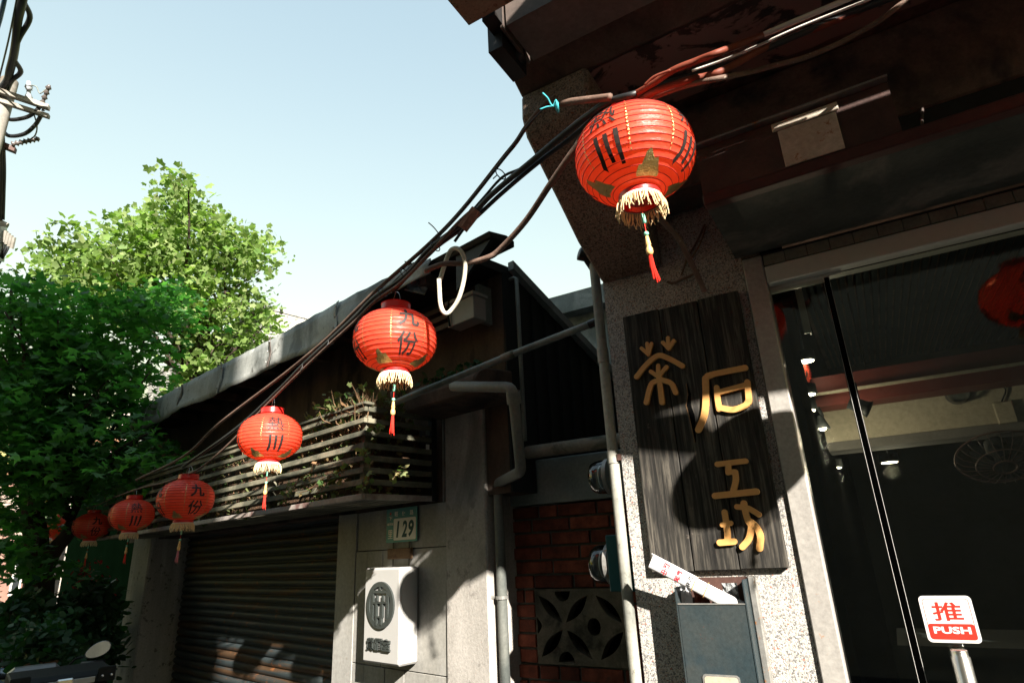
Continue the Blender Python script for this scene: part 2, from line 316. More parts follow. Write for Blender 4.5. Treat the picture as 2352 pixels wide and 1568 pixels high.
# ------------------------------------------------------------------ mesh helpers
ORG = {}
class MB:
    def __init__(s): s.v = []; s.f = []
    def add(s, vs, fs):
        o = len(s.v); s.v += [Vector(v) for v in vs]; s.f += [tuple(i + o for i in f) for f in fs]; return s
    def box(s, fr, u0, u1, d0, d1, z0, z1):
        vs = [fr(u, d, z) for z in (z0, z1) for d in (d0, d1) for u in (u0, u1)]
        return s.add(vs, [(0, 2, 3, 1), (4, 5, 7, 6), (0, 1, 5, 4), (2, 6, 7, 3), (0, 4, 6, 2), (1, 3, 7, 5)])
    def prism(s, poly, vec):
        """solid from a polygon of world points swept along vec"""
        n = len(poly); vec = Vector(vec)
        vs = list(poly) + [Vector(p) + vec for p in poly]
        fs = [tuple(range(n)), tuple(range(2 * n - 1, n - 1, -1))] + [(i, i + n, (i + 1) % n + n, (i + 1) % n) for i in range(n)]
        return s.add(vs, fs)
    def extr(s, fr, u0, u1, prof):
        """profile [(d, z)] swept along u"""
        return s.prism([fr(u0, d, z) for d, z in prof], fr(u1, 0, 0) - fr(u0, 0, 0))
    def tube(s, pts, r, seg=8, caps=True):
        pts = [Vector(p) for p in pts]; n = len(pts); rr = r if isinstance(r, (list, tuple)) else [r] * n
        T = [(pts[min(i + 1, n - 1)] - pts[max(i - 1, 0)]).normalized() for i in range(n)]
        a = T[0].orthogonal().normalized(); vs = []
        for i in range(n):
            a = (a - T[i] * a.dot(T[i]))
            a = a.normalized() if a.length > 1e-6 else T[i].orthogonal().normalized()
            b = T[i].cross(a)
            vs += [pts[i] + (a * math.cos(2 * math.pi * k / seg) + b * math.sin(2 * math.pi * k / seg)) * rr[i] for k in range(seg)]
        fs = [(i * seg + k, i * seg + (k + 1) % seg, (i + 1) * seg + (k + 1) % seg, (i + 1) * seg + k) for i in range(n - 1) for k in range(seg)]
        if caps: fs += [tuple(range(seg - 1, -1, -1)), tuple((n - 1) * seg + k for k in range(seg))]
        return s.add(vs, fs)
    def lathe(s, org, axis, prof, seg=24, x=None):
        """profile [(radius, height)] about axis through org"""
        axis = Vector(axis).normalized(); a = axis.orthogonal().normalized() if x is None else Vector(x); b = axis.cross(a); n = len(prof); vs = []
        for r, h in prof:
            vs += [Vector(org) + axis * h + (a * math.cos(2 * math.pi * k / seg) + b * math.sin(2 * math.pi * k / seg)) * max(r, 1e-5) for k in range(seg)]
        fs = [(i * seg + k, i * seg + (k + 1) % seg, (i + 1) * seg + (k + 1) % seg, (i + 1) * seg + k) for i in range(n - 1) for k in range(seg)]
        return s.add(vs, fs)
    def ball(s, c, r, seg=12, rings=7, sx=1.0):
        return s.lathe(c, (0, 0, 1), [(r * math.sin(math.pi * i / rings), -r * sx * math.cos(math.pi * i / rings)) for i in range(rings + 1)], seg)
    def build(s, name, mat, parent=None, smooth=False, bevel=0.0, origin=None, fix=True):
        n = len(s.v)
        co = np.array([tuple(v) for v in s.v]) if n else np.zeros((0, 3))
        lo, hi = co.min(0), co.max(0)
        o = Vector(origin) if origin is not None else (Vector(((lo[0] + hi[0]) / 2, (lo[1] + hi[1]) / 2, lo[2])) if parent is None else Vector((lo + hi) / 2))
        me = bpy.data.meshes.new(name); me.from_pydata([tuple(x) for x in (co - np.array(o))], [], s.f)
        if fix:
            bm = bmesh.new(); bm.from_mesh(me); bmesh.ops.recalc_face_normals(bm, faces=bm.faces); bm.to_mesh(me); bm.free()
        if smooth: me.polygons.foreach_set('use_smooth', [True] * len(me.polygons))
        if mat is not None: me.materials.append(M[mat] if isinstance(mat, str) else mat)
        ob = bpy.data.objects.new(name, me); COL.objects.link(ob); place(ob, o, parent)
        if bevel:
            b = ob.modifiers.new('bevel', 'BEVEL'); b.width = bevel; b.segments = 1; b.limit_method = 'ANGLE'
        if smooth == 'auto':
            me.polygons.foreach_set('use_smooth', [True] * len(me.polygons))
            e = ob.modifiers.new('edge', 'EDGE_SPLIT'); e.split_angle = rad(40)
        return ob
def place(ob, o, parent):
    ORG[ob.name] = Vector(o)
    if parent is not None:
        ob.parent = parent; ob.location = Vector(o) - ORG[parent.name]
    else: ob.location = Vector(o)
def empty(name, o, parent=None):
    e = bpy.data.objects.new(name, None); e.empty_display_size = .1; COL.objects.link(e); place(e, o, parent); return e
def tag(o, label, cat, group=None):
    o['label'] = label; o['category'] = cat
    if group: o['group'] = group
    return o
def structure(o, kind='structure'): o['kind'] = kind; return o
def thing(name, o, label, cat, group=None): return tag(empty(name, o), label, cat, group)
def box(name, mat, parent, fr, u0, u1, d0, d1, z0, z1, bevel=0.0):
    return MB().box(fr, u0, u1, d0, d1, z0, z1).build(name, mat, parent, bevel=bevel)
def smooth_path(pts, k=6):
    """Catmull-Rom through points"""
    P = [Vector(p) for p in pts]; P = [P[0] * 2 - P[1]] + P + [P[-1] * 2 - P[-2]]; out = []
    for i in range(1, len(P) - 2):
        a, b, c, d = P[i - 1:i + 3]
        for j in range(k):
            t = j / k
            out.append(.5 * ((2 * b) + (c - a) * t + (2 * a - 5 * b + 4 * c - d) * t * t + (3 * b - a - 3 * c + d) * t ** 3))
    out.append(P[-2]); return out
def text_mesh(body, size=1.0, bold=.0, shear=0.0, extrude=0.0, align='CENTER'):
    c = bpy.data.curves.new('lettering', 'FONT'); c.body = body; c.size = size; c.offset = bold; c.shear = shear; c.extrude = extrude
    c.align_x = align; c.align_y = 'CENTER'; c.resolution_u = 3
    o = bpy.data.objects.new('lettering', c); COL.objects.link(o)
    dg = bpy.context.evaluated_depsgraph_get()
    me = bpy.data.meshes.new_from_object(o.evaluated_get(dg))
    vs = np.array([tuple(v.co) for v in me.vertices]).reshape(-1, 3); fs = [tuple(p.vertices) for p in me.polygons]
    bpy.data.objects.remove(o); bpy.data.curves.remove(c); bpy.data.meshes.remove(me)
    return vs, fs
def text_on(name, body, mat, parent, org, ux, uz, w, h, bold=.0, shear=0.0, extrude=0.0):
    """flat lettering fitted to w x h, centred on org, spanned by ux (right) and uz (up)"""
    vs, fs = text_mesh(body, 1.0, bold, shear, extrude)
    lo, hi = vs.min(0), vs.max(0); c = (lo + hi) / 2
    ux = Vector(ux).normalized(); uz = Vector(uz).normalized(); nn = ux.cross(uz)
    P = [Vector(org) + ux * float((v[0] - c[0]) / (hi[0] - lo[0]) * w) + uz * float((v[1] - c[1]) / (hi[1] - lo[1]) * h) + nn * float(v[2]) for v in vs]
    return MB().add(P, fs).build(name, mat, parent, fix=False)
def stroke(mb, pts, width, nrm, depth, n=8, taper=1.0):
    """one brush stroke: a rounded flat bar along pts, standing proud by depth along nrm"""
    pts = smooth_path(pts, 5) if len(pts) > 2 else [Vector(pts[0]).lerp(Vector(pts[1]), t / 3) for t in range(4)]
    nrm = Vector(nrm).normalized(); l, r = [], []
    T = [(pts[min(i + 1, len(pts) - 1)] - pts[max(i - 1, 0)]).normalized() for i in range(len(pts))]
    for p, t in zip(pts, T):
        s = nrm.cross(t).normalized() * (width / 2); l.append(p + s); r.append(p - s)
    def cap(p, t, a):
        s = nrm.cross(t).normalized() * (width / 2); q = t * (width / 2)
        return [p + s * math.cos(k * math.pi / n) + q * math.sin(k * math.pi / n) for k in range(1, n)] if a else [p - s * math.cos(k * math.pi / n) - q * math.sin(k * math.pi / n) for k in range(1, n)]
    poly = l + cap(pts[-1], T[-1], True) + r[::-1] + cap(pts[0], T[0], False)
    return mb.prism(poly, nrm * depth)
UP = Vector((0, 0, 1))

# ================================================================== SETTING
g = 70.0
structure(MB().add([(-400, -200, 0), (300, -200, 0), (300, 400, 0), (-400, 400, 0)], [(0, 1, 2, 3)]).build('ground', 'asphalt'))
pv = MB(); pv.add([L(-3, 1.75, .004), L(9, 1.75, .004), L(9, 8, .004), L(-3, 8, .004)], [(0, 1, 2, 3)])
structure(pv.build('pavement', 'pave'))
hl = MB(); cen = far(250, 1250, 150)
for k in range(24):
    for j in range(5):
        a = rad(-78 + k * 5.2); r0 = 130 + j * 28
        hl.v.append(Vector((math.sin(a) * r0, math.cos(a) * r0, [0, 14, 20, 24, 18][j] * (1 + .35 * math.sin(k * 1.1 + j)))))
hl.f = [(k * 5 + j, k * 5 + j + 1, (k + 1) * 5 + j + 1, (k + 1) * 5 + j) for k in range(23) for j in range(4)]
structure(hl.build('hills', 'hill', smooth=True))

# ================================================================== TEA SHOP (right)
shop = thing('shop_building', R(.3, 2.6, 0), 'old concrete shop front with washed stone pillar, deep shade-darkened eave and glass door', 'shop')
PU0, PU1 = .863, .284
box('pillar', 'terrazzo', shop, R, PU1, PU0, 2.30, 2.90, 0, 3.22)
MB().extr(R, PU0, .59, [(2.298, 2.68), (2.06, 2.78), (1.92, 2.875), (1.77, 2.97), (1.655, 3.045), (1.626, 3.12), (1.634, 3.228), (2.298, 3.228)]).build('corbel', 'shaded_aggregate', shop, bevel=.012)
UR = -3.0
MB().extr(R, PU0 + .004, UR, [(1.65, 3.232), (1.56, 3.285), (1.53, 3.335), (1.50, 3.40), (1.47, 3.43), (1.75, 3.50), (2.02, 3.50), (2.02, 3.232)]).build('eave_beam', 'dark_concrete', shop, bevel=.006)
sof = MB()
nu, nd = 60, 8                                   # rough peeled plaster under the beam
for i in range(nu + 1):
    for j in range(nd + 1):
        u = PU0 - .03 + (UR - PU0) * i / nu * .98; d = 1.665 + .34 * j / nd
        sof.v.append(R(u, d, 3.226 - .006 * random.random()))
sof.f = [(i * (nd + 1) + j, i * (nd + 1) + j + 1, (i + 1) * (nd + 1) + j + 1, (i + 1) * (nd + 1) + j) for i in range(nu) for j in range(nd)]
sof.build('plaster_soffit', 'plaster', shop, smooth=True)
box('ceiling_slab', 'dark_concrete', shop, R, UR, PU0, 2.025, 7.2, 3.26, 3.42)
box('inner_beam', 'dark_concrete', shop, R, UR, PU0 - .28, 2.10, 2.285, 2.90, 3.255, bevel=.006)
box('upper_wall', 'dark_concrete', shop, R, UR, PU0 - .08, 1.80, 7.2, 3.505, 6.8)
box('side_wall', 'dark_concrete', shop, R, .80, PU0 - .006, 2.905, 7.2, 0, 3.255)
gu, gz = uR(1163, 59, 1.32)
MB().extr(R, gu, UR, [(1.32, gz + .15), (1.32, gz), (1.50, gz), (1.50, gz + .004), (1.326, gz + .004), (1.326, gz + .15)]).build('gutter', 'gutter', shop)
MB().extr(R, gu + .02, gu + .012, [(1.32, gz + .16), (1.315, gz - .006), (1.50, gz - .006), (1.50, gz + .16)]).build('gutter_end', 'gutter', shop)
MB().tube([R(gu + .04, 1.46, gz - .02), R(gu + .04, 1.44, gz + .30)], .03, 10).build('gutter_outlet', 'black', shop, smooth=True)
box('eave_bracket', 'black', shop, R, gu + .03, gu + .085, 1.34, 1.50, gz - .05, gz + .30)
rz = 3.235; c = hit(1077, 59, rz, UP); ru, rd = c.dot(eR), c.dot(iR)
MB().prism([R(u, d, rz) for u, d in ((ru, rd), (ru, .78), (.30, .80), (.08, .98), (-.2, .99), (-.80, .70), (-1.0, .83), (-1.25, .90), (UR, .90), (UR, rd))], UP * .014).build('roof_sheet', 'roof_sheet', shop)  # outer edge lies out of view; outline shaped for the sun and shadow patches
MB().prism([R(u, d, rz - .012) for u, d in ((-.58, .847), (-1.30, .847), (-1.54, .735), (-1.80, .62), (-1.84, .57), (-1.65, .65), (-.97, .775))], UP * .03).build('shadow_bar', 'gutter', shop)  # bar added out of view to cast the shade band on the signboard
box('sheet_hanger', 'black', shop, R, ru - .10, ru - .05, rd + .003, rd + .16, rz - .01, rz + .40)
for k in range(4): box('gutter_strap', 'gutter', shop, R, ru - .3 - k * .9, ru - .27 - k * .9, .92, 1.46, rz + .016, rz + .022)
box('shade_slab', 'dark_concrete', shop, R, -1.02, -.35, .36, 1.80, 3.78, 3.92)  # slab added out of view to keep sun off the column top
box('shade_slab', 'dark_concrete', shop, R, -1.75, -1.024, .775, 1.80, 3.78, 3.92)  # second unseen piece, added to shade the pillar top
box('sun_blocker', 'opp_dark', shop, R, UR, .58, .44, 1.795, 4.15, 5.4)  # invented block above the view, stops sun on the tin roof edge

# roller-shutter housing hung under the ceiling
hs = thing('shutter_housing', R(-.2, 1.9, 2.63), 'dark steel shutter housing over the glass shop front with a pale rusted plate', 'shutter box')
box('bottom_board', 'soffit_board', hs, R, UR, .300, 1.842, 2.282, 2.632, 2.655)
box('lip', 'maroon', hs, R, UR, .302, 1.796, 1.838, 2.624, 2.664, bevel=.004)
box('front_panel', 'rust_steel', hs, R, -.262, .300, 1.806, 1.826, 2.668, 2.842)
box('flange', 'steel_edge', hs, R, -.264, .302, 1.782, 1.826, 2.845, 2.852)
pl = MB()
for (a, b, z0, z1) in ((-.118, .046, 2.668, 2.800), (-.128, .060, 2.803, 2.832)):
    pl.box(R, a, b, 1.797, 1.803, z0, z1)
pl.build('rusted_plate', 'tan_plate', hs, bevel=.002)
box('back_panel', 'dark_room', hs, R, UR, .25, 2.10, 2.12, 2.66, 2.895)
MB().tube([R(-.31, 1.83, 2.67), R(-.36, 2.02, 2.85)], .004, 6).build('tie_rod', 'gutter', hs)

# steel post + window frame + tiles
box('steel_post', 'post_steel', shop, R, .209, .281, 2.286, 2.40, 0, 2.622, bevel=.004)
box('lintel', 'white_alu', shop, R, UR, .206, 2.288, 2.40, 2.502, 2.572, bevel=.003)
box('lintel_gap', 'black', shop, R, UR, .28, 2.30, 2.40, 2.574, 2.630)
for i in range(40):
    u = .204 - i * .0765
    if u < UR + .1: break
    box('tile', 'tile', shop, R, u - .0745, u, 2.289 - random.random() * .0015, 2.299, 2.575, 2.617, bevel=.0015)
zz0, zz1 = uR(1765, 673, 2.33)[1], uR(1765, 652, 2.33)[1]
MB().tube([R(.208, 2.352, (zz0 + zz1) / 2), R(.02, 2.352, (zz0 + zz1) / 2)], (zz1 - zz0) / 2, 14).build('transom_bar', 'white_alu', shop, smooth=True)
gp = thing('glass_panel', R(.11, 2.34, .05), 'narrow fixed glass panel between the steel post and the glass door', 'window')
box('pane', 'glass', gp, R, .024, .207, 2.336, 2.346, .05, 2.50)
box('dark_gap_strip', 'void', gp, R, .002, .026, 2.356, 2.375, .05, 2.498)  # black strip put in to paint the dark slot beside the door
box('edge_strip', 'plate_white', gp, R, .0226, .0232, 2.3345, 2.3475, .05, 2.498)
dr = thing('glass_door', R(-.45, 2.34, .05), 'frameless glass shop door with steel pull bar and corner knob', 'door')
box('pane', 'glass', dr, R, -.95, .003, 2.334, 2.345, .05, 2.50)
box('edge_strip', 'plate_white', dr, R, .0031, .0038, 2.3335, 2.3455, .05, 2.498)
kc = hR(1905, 606, 2.33)
MB().lathe(kc, -iR, [(.0, -.004), (.030, -.002), (.031, .006), (.029, .016), (.022, .026), (.011, .032), (0, .034)], 24).build('corner_knob', 'chrome', dr, smooth=True)
box('patch_fitting', 'chrome', dr, R, kc.dot(eR) - .03, kc.dot(eR) + .028, 2.331, 2.3335, kc.z - .045, kc.z + .012)
hu = uR(2212, 1530, 2.28)[0]; hz = uR(2200, 1492, 2.28)[1]
hb = MB().lathe(R(hu, 2.285, 0), UP, [(0, hz), (.020, hz), (.021, hz - .004), (.021, hz - .016), (.024, hz - .018), (.024, .55), (0, .55)], 20).build('pull_bar', 'chrome', dr, smooth=True)
for z in (1.05, .70): MB().tube([R(hu, 2.285, z), R(hu, 2.336, z)], .009, 10).build('standoff', 'chrome', dr, smooth=True)
gd = thing('glass_panel', R(-1.5, 2.34, .05), 'large fixed glass panel to the right of the shop door, out at the frame edge', 'window')
box('pane', 'glass', gd, R, -2.9, -.962, 2.334, 2.345, .05, 2.50)

# push sign
p = [uR(*q, 2.33) for q in ((2110, 1368), (2229, 1367), (2257, 1476), (2131, 1475))]
su0 = (p[0][0] + p[3][0]) / 2; su1 = (p[1][0] + p[2][0]) / 2; sz1 = (p[0][1] + p[1][1]) / 2; sz0 = (p[2][1] + p[3][1]) / 2
ps = thing('push_sign', R((su0 + su1) / 2, 2.33, sz0), 'white and red square PUSH sticker on the glass door', 'sign')
def rrect(fr, u0, u1, z0, z1, d, r, n=5):
    out = []
    for cu, cz, a0 in ((u1 - r, z1 - r, 0), (u0 + r, z1 - r, 90), (u0 + r, z0 + r, 180), (u1 - r, z0 + r, 270)):
        out += [fr(cu + r * math.cos(rad(a0 + k * 90 / n)), d, cz + r * math.sin(rad(a0 + k * 90 / n))) for k in range(n + 1)]
    return out
sw = su0 - su1; sh = sz1 - sz0
MB().prism(rrect(R, su1, su0, sz0, sz1, 2.3335, .012), -iR * .002).build('plate', 'white_sign', ps)
fr_ = rrect(R, su1 + .008, su0 - .008, sz0 + .008, sz1 - .008, 2.3311, .008); fi_ = rrect(R, su1 + .0092, su0 - .0092, sz0 + .0092, sz1 - .0092, 2.3311, .0072)
n_ = len(fr_); MB().add(fr_ + fi_, [(i, (i + 1) % n_, (i + 1) % n_ + n_, i + n_) for i in range(n_)]).build('border', 'red_sign', ps, fix=False)
MB().prism(rrect(R, su1 + .0095, su0 - .0095, sz0 + .0095, sz0 + sh * .40, 2.3312, .006), -iR * .0006).build('red_panel', 'red_sign', ps)
sc_ = R((su0 + su1) / 2, 2.3305, 0)
text_on('lettering', '推', 'red_sign', ps, sc_ + UP * (sz0 + sh * .665), -eR, UP, sw * .56, sh * .40, .012)
text_on('lettering', 'PUSH', 'white_sign', ps, sc_ + UP * (sz0 + sh * .265) - iR * .0006, -eR, UP, sw * .70, sh * .15, .035)

# ------------------------------------------------------------------ shop interior
room = thing('shop_interior', R(-1.2, 5, 0), 'dim shop interior behind the glass with red and cream cross beams', 'room')
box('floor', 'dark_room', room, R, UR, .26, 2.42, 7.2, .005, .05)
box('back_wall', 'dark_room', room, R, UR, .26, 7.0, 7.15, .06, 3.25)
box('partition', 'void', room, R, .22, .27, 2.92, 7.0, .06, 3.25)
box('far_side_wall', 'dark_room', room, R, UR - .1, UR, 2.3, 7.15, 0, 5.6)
def zspan(y0, y1, x, d): return uR(x, y1, d)[1], uR(x, y0, d)[1]
cg = MB()
for i in range(70):                              # corrugated ceiling over the back half
    u = .18 - i * .045
    cg.extr(R, u, u - .03, [(3.9, 3.10), (6.9, 3.22), (6.9, 3.235), (3.9, 3.115)])
structure_ = cg.build('corrugated_ceiling', 'corrugated', room); structure_['kind'] = 'stuff'
z0, z1 = zspan(868, 936, 1870, 3.6); box('red_beam', 'red_beam', room, R, UR, .215, 3.6, 3.78, z0, z1)
za = zspan(903, 909, 1870, 3.585); box('beam_trim', 'cream', room, R, UR, .213, 3.583, 3.598, za[0], za[1])
z0, z1 = zspan(948, 1020, 1870, 3.9); box('cream_beam', 'cream', room, R, UR, .212, 3.9, 4.1, z0, z1)
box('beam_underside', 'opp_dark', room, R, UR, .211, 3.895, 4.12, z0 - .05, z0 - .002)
def point(o, parent, e, col=(1, .8, .55), r=.05):
    l = bpy.data.lights.new('lamp_light', 'POINT'); l.energy = e; l.color = col; l.shadow_soft_size = r
    ob = bpy.data.objects.new('lamp_light', l); COL.objects.link(ob); ob.parent = parent; ob.location = Vector(o) - ORG[parent.name]
DLAB = {(1850, 828): 'lit round ceiling lamp beside the striped red lantern inside the shop', (1853, 905): 'lit round ceiling lamp at the left end of the red beam',
        (1915, 1073): 'small dim ceiling downlight just right of the hanging lamps', (2043, 1060): 'bright ceiling downlight alone in the middle of the dark shop ceiling',
        (1853, 942): 'lit black ceiling lamp under the left end of the red beam'}
for (x, y), lab in DLAB.items():
    o = hR(x, y, 4.6 if y > 1000 else 3.45)
    t = thing('ceiling_downlight', o, lab, 'ceiling lamp', 'lit ceiling lamps inside the shop')
    r = .045 if y > 1000 else .040
    MB().lathe(o, -UP, [(r * 1.25, -.05), (r * 1.3, 0), (r * 1.05, .004), (r, .002)], 20).build('housing', 'black_plastic', t, smooth=True)
    MB().lathe(o, -UP, [(0, .006), (r, .006), (r, .003), (0, .003)], 20).build('lens', 'lamp', t)
    MB().tube([o + UP * .05, Vector((o.x, o.y, 3.2))], .006, 6).build('stem', 'black_plastic', t)
    if y > 1000: point(o - UP * .06, t, 2.2)
for (x, y), ys, lab in (((1890, 985), 935, 'upper gooseneck lamp with lit bulb in front of the cream beam'), ((1877, 1034), 950, 'lower gooseneck lamp with lit bulb hanging below the upper one')):
    o = hR(x, y, 3.5); t = thing('gooseneck_lamp', o, lab, 'hanging lamp', 'gooseneck lamps inside the shop')
    top = hR(x - 12, ys, 3.5)
    MB().tube(smooth_path([top, top.lerp(o, .4) - eR * .012, o + UP * .06]), .009, 8).build('arm', 'black_plastic', t, smooth=True)
    MB().lathe(o, UP, [(.012, .07), (.020, .05), (.038, .0), (.036, .0), (.016, .045)], 18).build('lamp_shade', 'black_plastic', t, smooth=True)
    MB().ball(o + UP * .012, .021).build('bulb', 'lamp', t, smooth=True)
    point(o - UP * .05 - iR * .05, t, 2.5)
o = hR(1975, 932, 3.45); t = thing('track_spotlight', o, 'black track spotlight hanging below the red beam, right of the black door gap', 'spotlight')
MB().lathe(o, (-eR * .8 - UP * .5).normalized(), [(0, -.05), (.032, -.05), (.036, .03), (.044, .045), (.040, .047), (0, .02)], 18).build('head', 'black_plastic', t, smooth=True)
MB().tube([o, o + UP * .12], .008, 8).build('bracket', 'black_plastic', t)
o = hR(2198, 905, 3.88); t = thing('bulkhead_light', o, 'small unlit glass bulkhead lamp on the cream beam', 'wall lamp')
MB().lathe(o, (-iR - UP * .3).normalized(), [(.045, 0), (.048, .02), (.040, .05), (.02, .065), (0, .068)], 18).build('diffuser', 'meter_glass', t, smooth=True)
MB().lathe(o, (-iR - UP * .3).normalized(), [(0, -.01), (.055, -.01), (.055, .004), (0, .004)], 18).build('base', 'opp_dark', t)
o = hR(2308, 945, 3.89); t = thing('wall_switch_box', o - UP * .05, 'small pale box with a looped wire on the cream beam', 'switch box')
box('cover', 'cream', t, R, o.dot(eR) - .04, o.dot(eR) + .04, 3.875, 3.898, o.z - .06, o.z + .05, bevel=.004)
MB().tube(smooth_path([o + UP * .05, o + UP * .12 - eR * .03, o + UP * .16 + eR * .05, o + UP * .13 + eR * .12]), .004, 6).build('wire', 'black_plastic', t)
# wall fan
o = hR(2300, 1050, 4.0); t = thing('wall_fan', o, 'round wire-caged fan hung under the cream beam', 'fan')
ax = (-iR * .55 - UP * .8).normalized(); a_ = ax.cross(eR).normalized(); b_ = ax.cross(a_)
def ringpts(r, h, n=40): return [o + ax * h + (a_ * math.cos(2 * math.pi * k / n) + b_ * math.sin(2 * math.pi * k / n)) * r for k in range(n + 1)]
cage = MB()
cage.tube(ringpts(.20, 0), .0045, 6); cage.tube(ringpts(.12, .05), .003, 5); cage.tube(ringpts(.05, .065), .004, 5)
for k in range(24):
    q = a_ * math.cos(2 * math.pi * k / 24) + b_ * math.sin(2 * math.pi * k / 24)
    cage.tube([o + q * .20, o + q * .17 + ax * .035, o + q * .10 + ax * .055, o + q * .04 + ax * .065], .0014, 4)
cage.build('cage', 'rust_steel', t, smooth=True)
for k in range(3):
    a = 2 * math.pi * k / 3; q = a_ * math.cos(a) + b_ * math.sin(a); q2 = a_ * math.cos(a + 1.3) + b_ * math.sin(a + 1.3)
    MB().prism([o + q * .03, o + q * .16, o + q2 * .15 + ax * .03, o + q2 * .03 + ax * .015], ax * .004).build('blade', 'dark_room', t)
MB().lathe(o, ax, [(0, -.10), (.05, -.10), (.055, -.03), (.03, .02), (0, .03)], 18).build('motor', 'dark_room', t, smooth=True)
MB().tube([o - ax * .08, o - ax * .08 + UP * .12], .014, 8).build('mount', 'opp_dark', t)
# hanging bracket seen behind the narrow pane
b0, b1 = hR(1830, 652, 2.75), hR(1842, 768, 2.75)
t = thing('shelf_bracket', b1, 'pale steel channel bracket hanging behind the narrow glass panel', 'bracket')
ub = b0.dot(eR); box('channel', 'white_alu', t, R, ub - .013, ub + .013, 2.745, 2.75, b1.z, b0.z)
box('channel_side', 'white_alu', t, R, ub - .0135, ub - .009, 2.75, 2.785, b1.z, b0.z)
# counter & shelf low inside
t = thing('counter', R(-.3, 4.4, .05), 'dark shop counter low behind the glass', 'counter')
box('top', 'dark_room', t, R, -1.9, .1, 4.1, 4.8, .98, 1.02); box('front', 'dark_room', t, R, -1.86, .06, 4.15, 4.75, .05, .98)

# ------------------------------------------------------------------ signboard
BD = 2.272
sb = thing('wooden_signboard', R(.55, 2.285, 1.5), 'tall black plank signboard with ochre characters on the stone pillar', 'signboard')
bu0, bu1 = uR(1497, 1314, BD)[0], uR(1815, 1307, BD)[0]; bz0 = uR(1600, 1312, BD)[1]; bz1 = uR(1560, 697, BD)[1]
wd = (bu0 - bu1) / 3
for i in range(3):
    a = bu0 - i * wd; lo_ = (bz0 - .0, bz0 + .002, bz0 + .004)[i]
    k = MB().box(R, a - wd + .0035, a, BD + random.random() * .002, 2.297, lo_, bz1 - (0, .004, .002)[i]).build('plank', 'black_wood', sb, bevel=.0025)
ck = MB(); cp = [hR(x, y, BD - .0005) for x, y in ((1578, 880), (1584, 905), (1582, 930), (1590, 955), (1594, 985), (1598, 1016))]; cw = [.002, .010, .016, .020, .012, .002]
ck.v = [p_ + eR * w_ * .5 for p_, w_ in zip(cp, cw)] + [p_ - eR * w_ * .5 for p_, w_ in zip(cp, cw)]; ck.f = [(i, i + 1, i + 7, i + 6) for i in range(5)]
ck.build('split', 'void', sb, fix=False)
ce = MB(); ce.v = [p_ + eR * (w_ * .5 + .004) - iR * .0006 for p_, w_ in zip(cp, cw)] + [p_ + eR * w_ * .5 - iR * .0012 for p_, w_ in zip(cp, cw)]; ce.f = ck.f
ce.build('split_edge', 'twig', sb, fix=False)
zm = lambda x, y: (1263.3 + .29297 * x, 459.4 + .29297 * y)      # two zoomed views the strokes were read from
zn = lambda x, y: (1148.4 + .29297 * x, 918.8 + .29297 * y)
CH = {
 'cha': [(zm, [(778, 1215), (722, 1165)], 30), (zm, [(778, 1215), (765, 1128)], 30), (zm, [(778, 1210), (800, 1130)], 30),
         (zm, [(935, 1168), (890, 1120)], 32), (zm, [(935, 1168), (930, 1085)], 32), (zm, [(935, 1168), (975, 1108)], 32),
         (zm, [(685, 1388), (765, 1290), (850, 1224), (925, 1240), (1042, 1303)], 42),
         (zm, [(855, 1388), (797, 1348)], 34), (zm, [(855, 1388), (855, 1302)], 34), (zm, [(855, 1388), (920, 1312)], 34),
         (zm, [(858, 1370), (868, 1450), (885, 1590)], 42), (zm, [(858, 1418), (800, 1450), (762, 1590)], 42), (zm, [(880, 1412), (955, 1440), (992, 1512)], 42)],
 'shi': [(zm, [(1232, 1395), (1265, 1372), (1532, 1318)], 46), (zm, [(1222, 1400), (1226, 1568), (1212, 1690), (1167, 1802)], 50),
         (zm, [(1310, 1472), (1318, 1560), (1330, 1640)], 42), (zm, [(1330, 1508), (1550, 1450)], 42), (zm, [(1550, 1430), (1562, 1560), (1558, 1590)], 44),
         (zm, [(1335, 1630), (1440, 1645), (1530, 1615), (1558, 1585)], 46)],
 'gong': [(zn, [(1708, 503), (1928, 478)], 42), (zn, [(1795, 500), (1793, 568)], 44), (zn, [(1800, 565), (1845, 562)], 40), (zn, [(1848, 565), (1852, 630), (1832, 715)], 44), (zn, [(1690, 750), (2013, 716)], 48)],
 'fang': [(zn, [(1765, 878), (1780, 980), (1790, 1105)], 44), (zn, [(1748, 975), (1812, 962)], 38), (zn, [(1728, 1115), (1838, 1106)], 46),
          (zn, [(1915, 808), (1930, 880), (1950, 945), (1975, 985), (1955, 1085), (1905, 1148)], 46), (zn, [(1862, 835), (1945, 845), (2032, 895)], 40), (zn, [(1960, 945), (2010, 990), (2045, 1065), (2038, 1160)], 46)],
}
CL = {'cha': 'tea character with leaf-like sprouts', 'shi': 'stone character', 'gong': 'work character', 'fang': 'workshop character'}
for key, sts in CH.items():
    mb = MB()
    for i, (zf, pts, wpx) in enumerate(sts):
        P = [hR(*zf(*q), BD) for q in pts]
        mm = .29297 * wpx * (P[0] - EYE).length / F * .93
        stroke(mb, P, mm, -iR, .010 + .0004 * i)
    mb.build('character', 'gold_letter', sb, bevel=.0008)['label'] = CL[key]

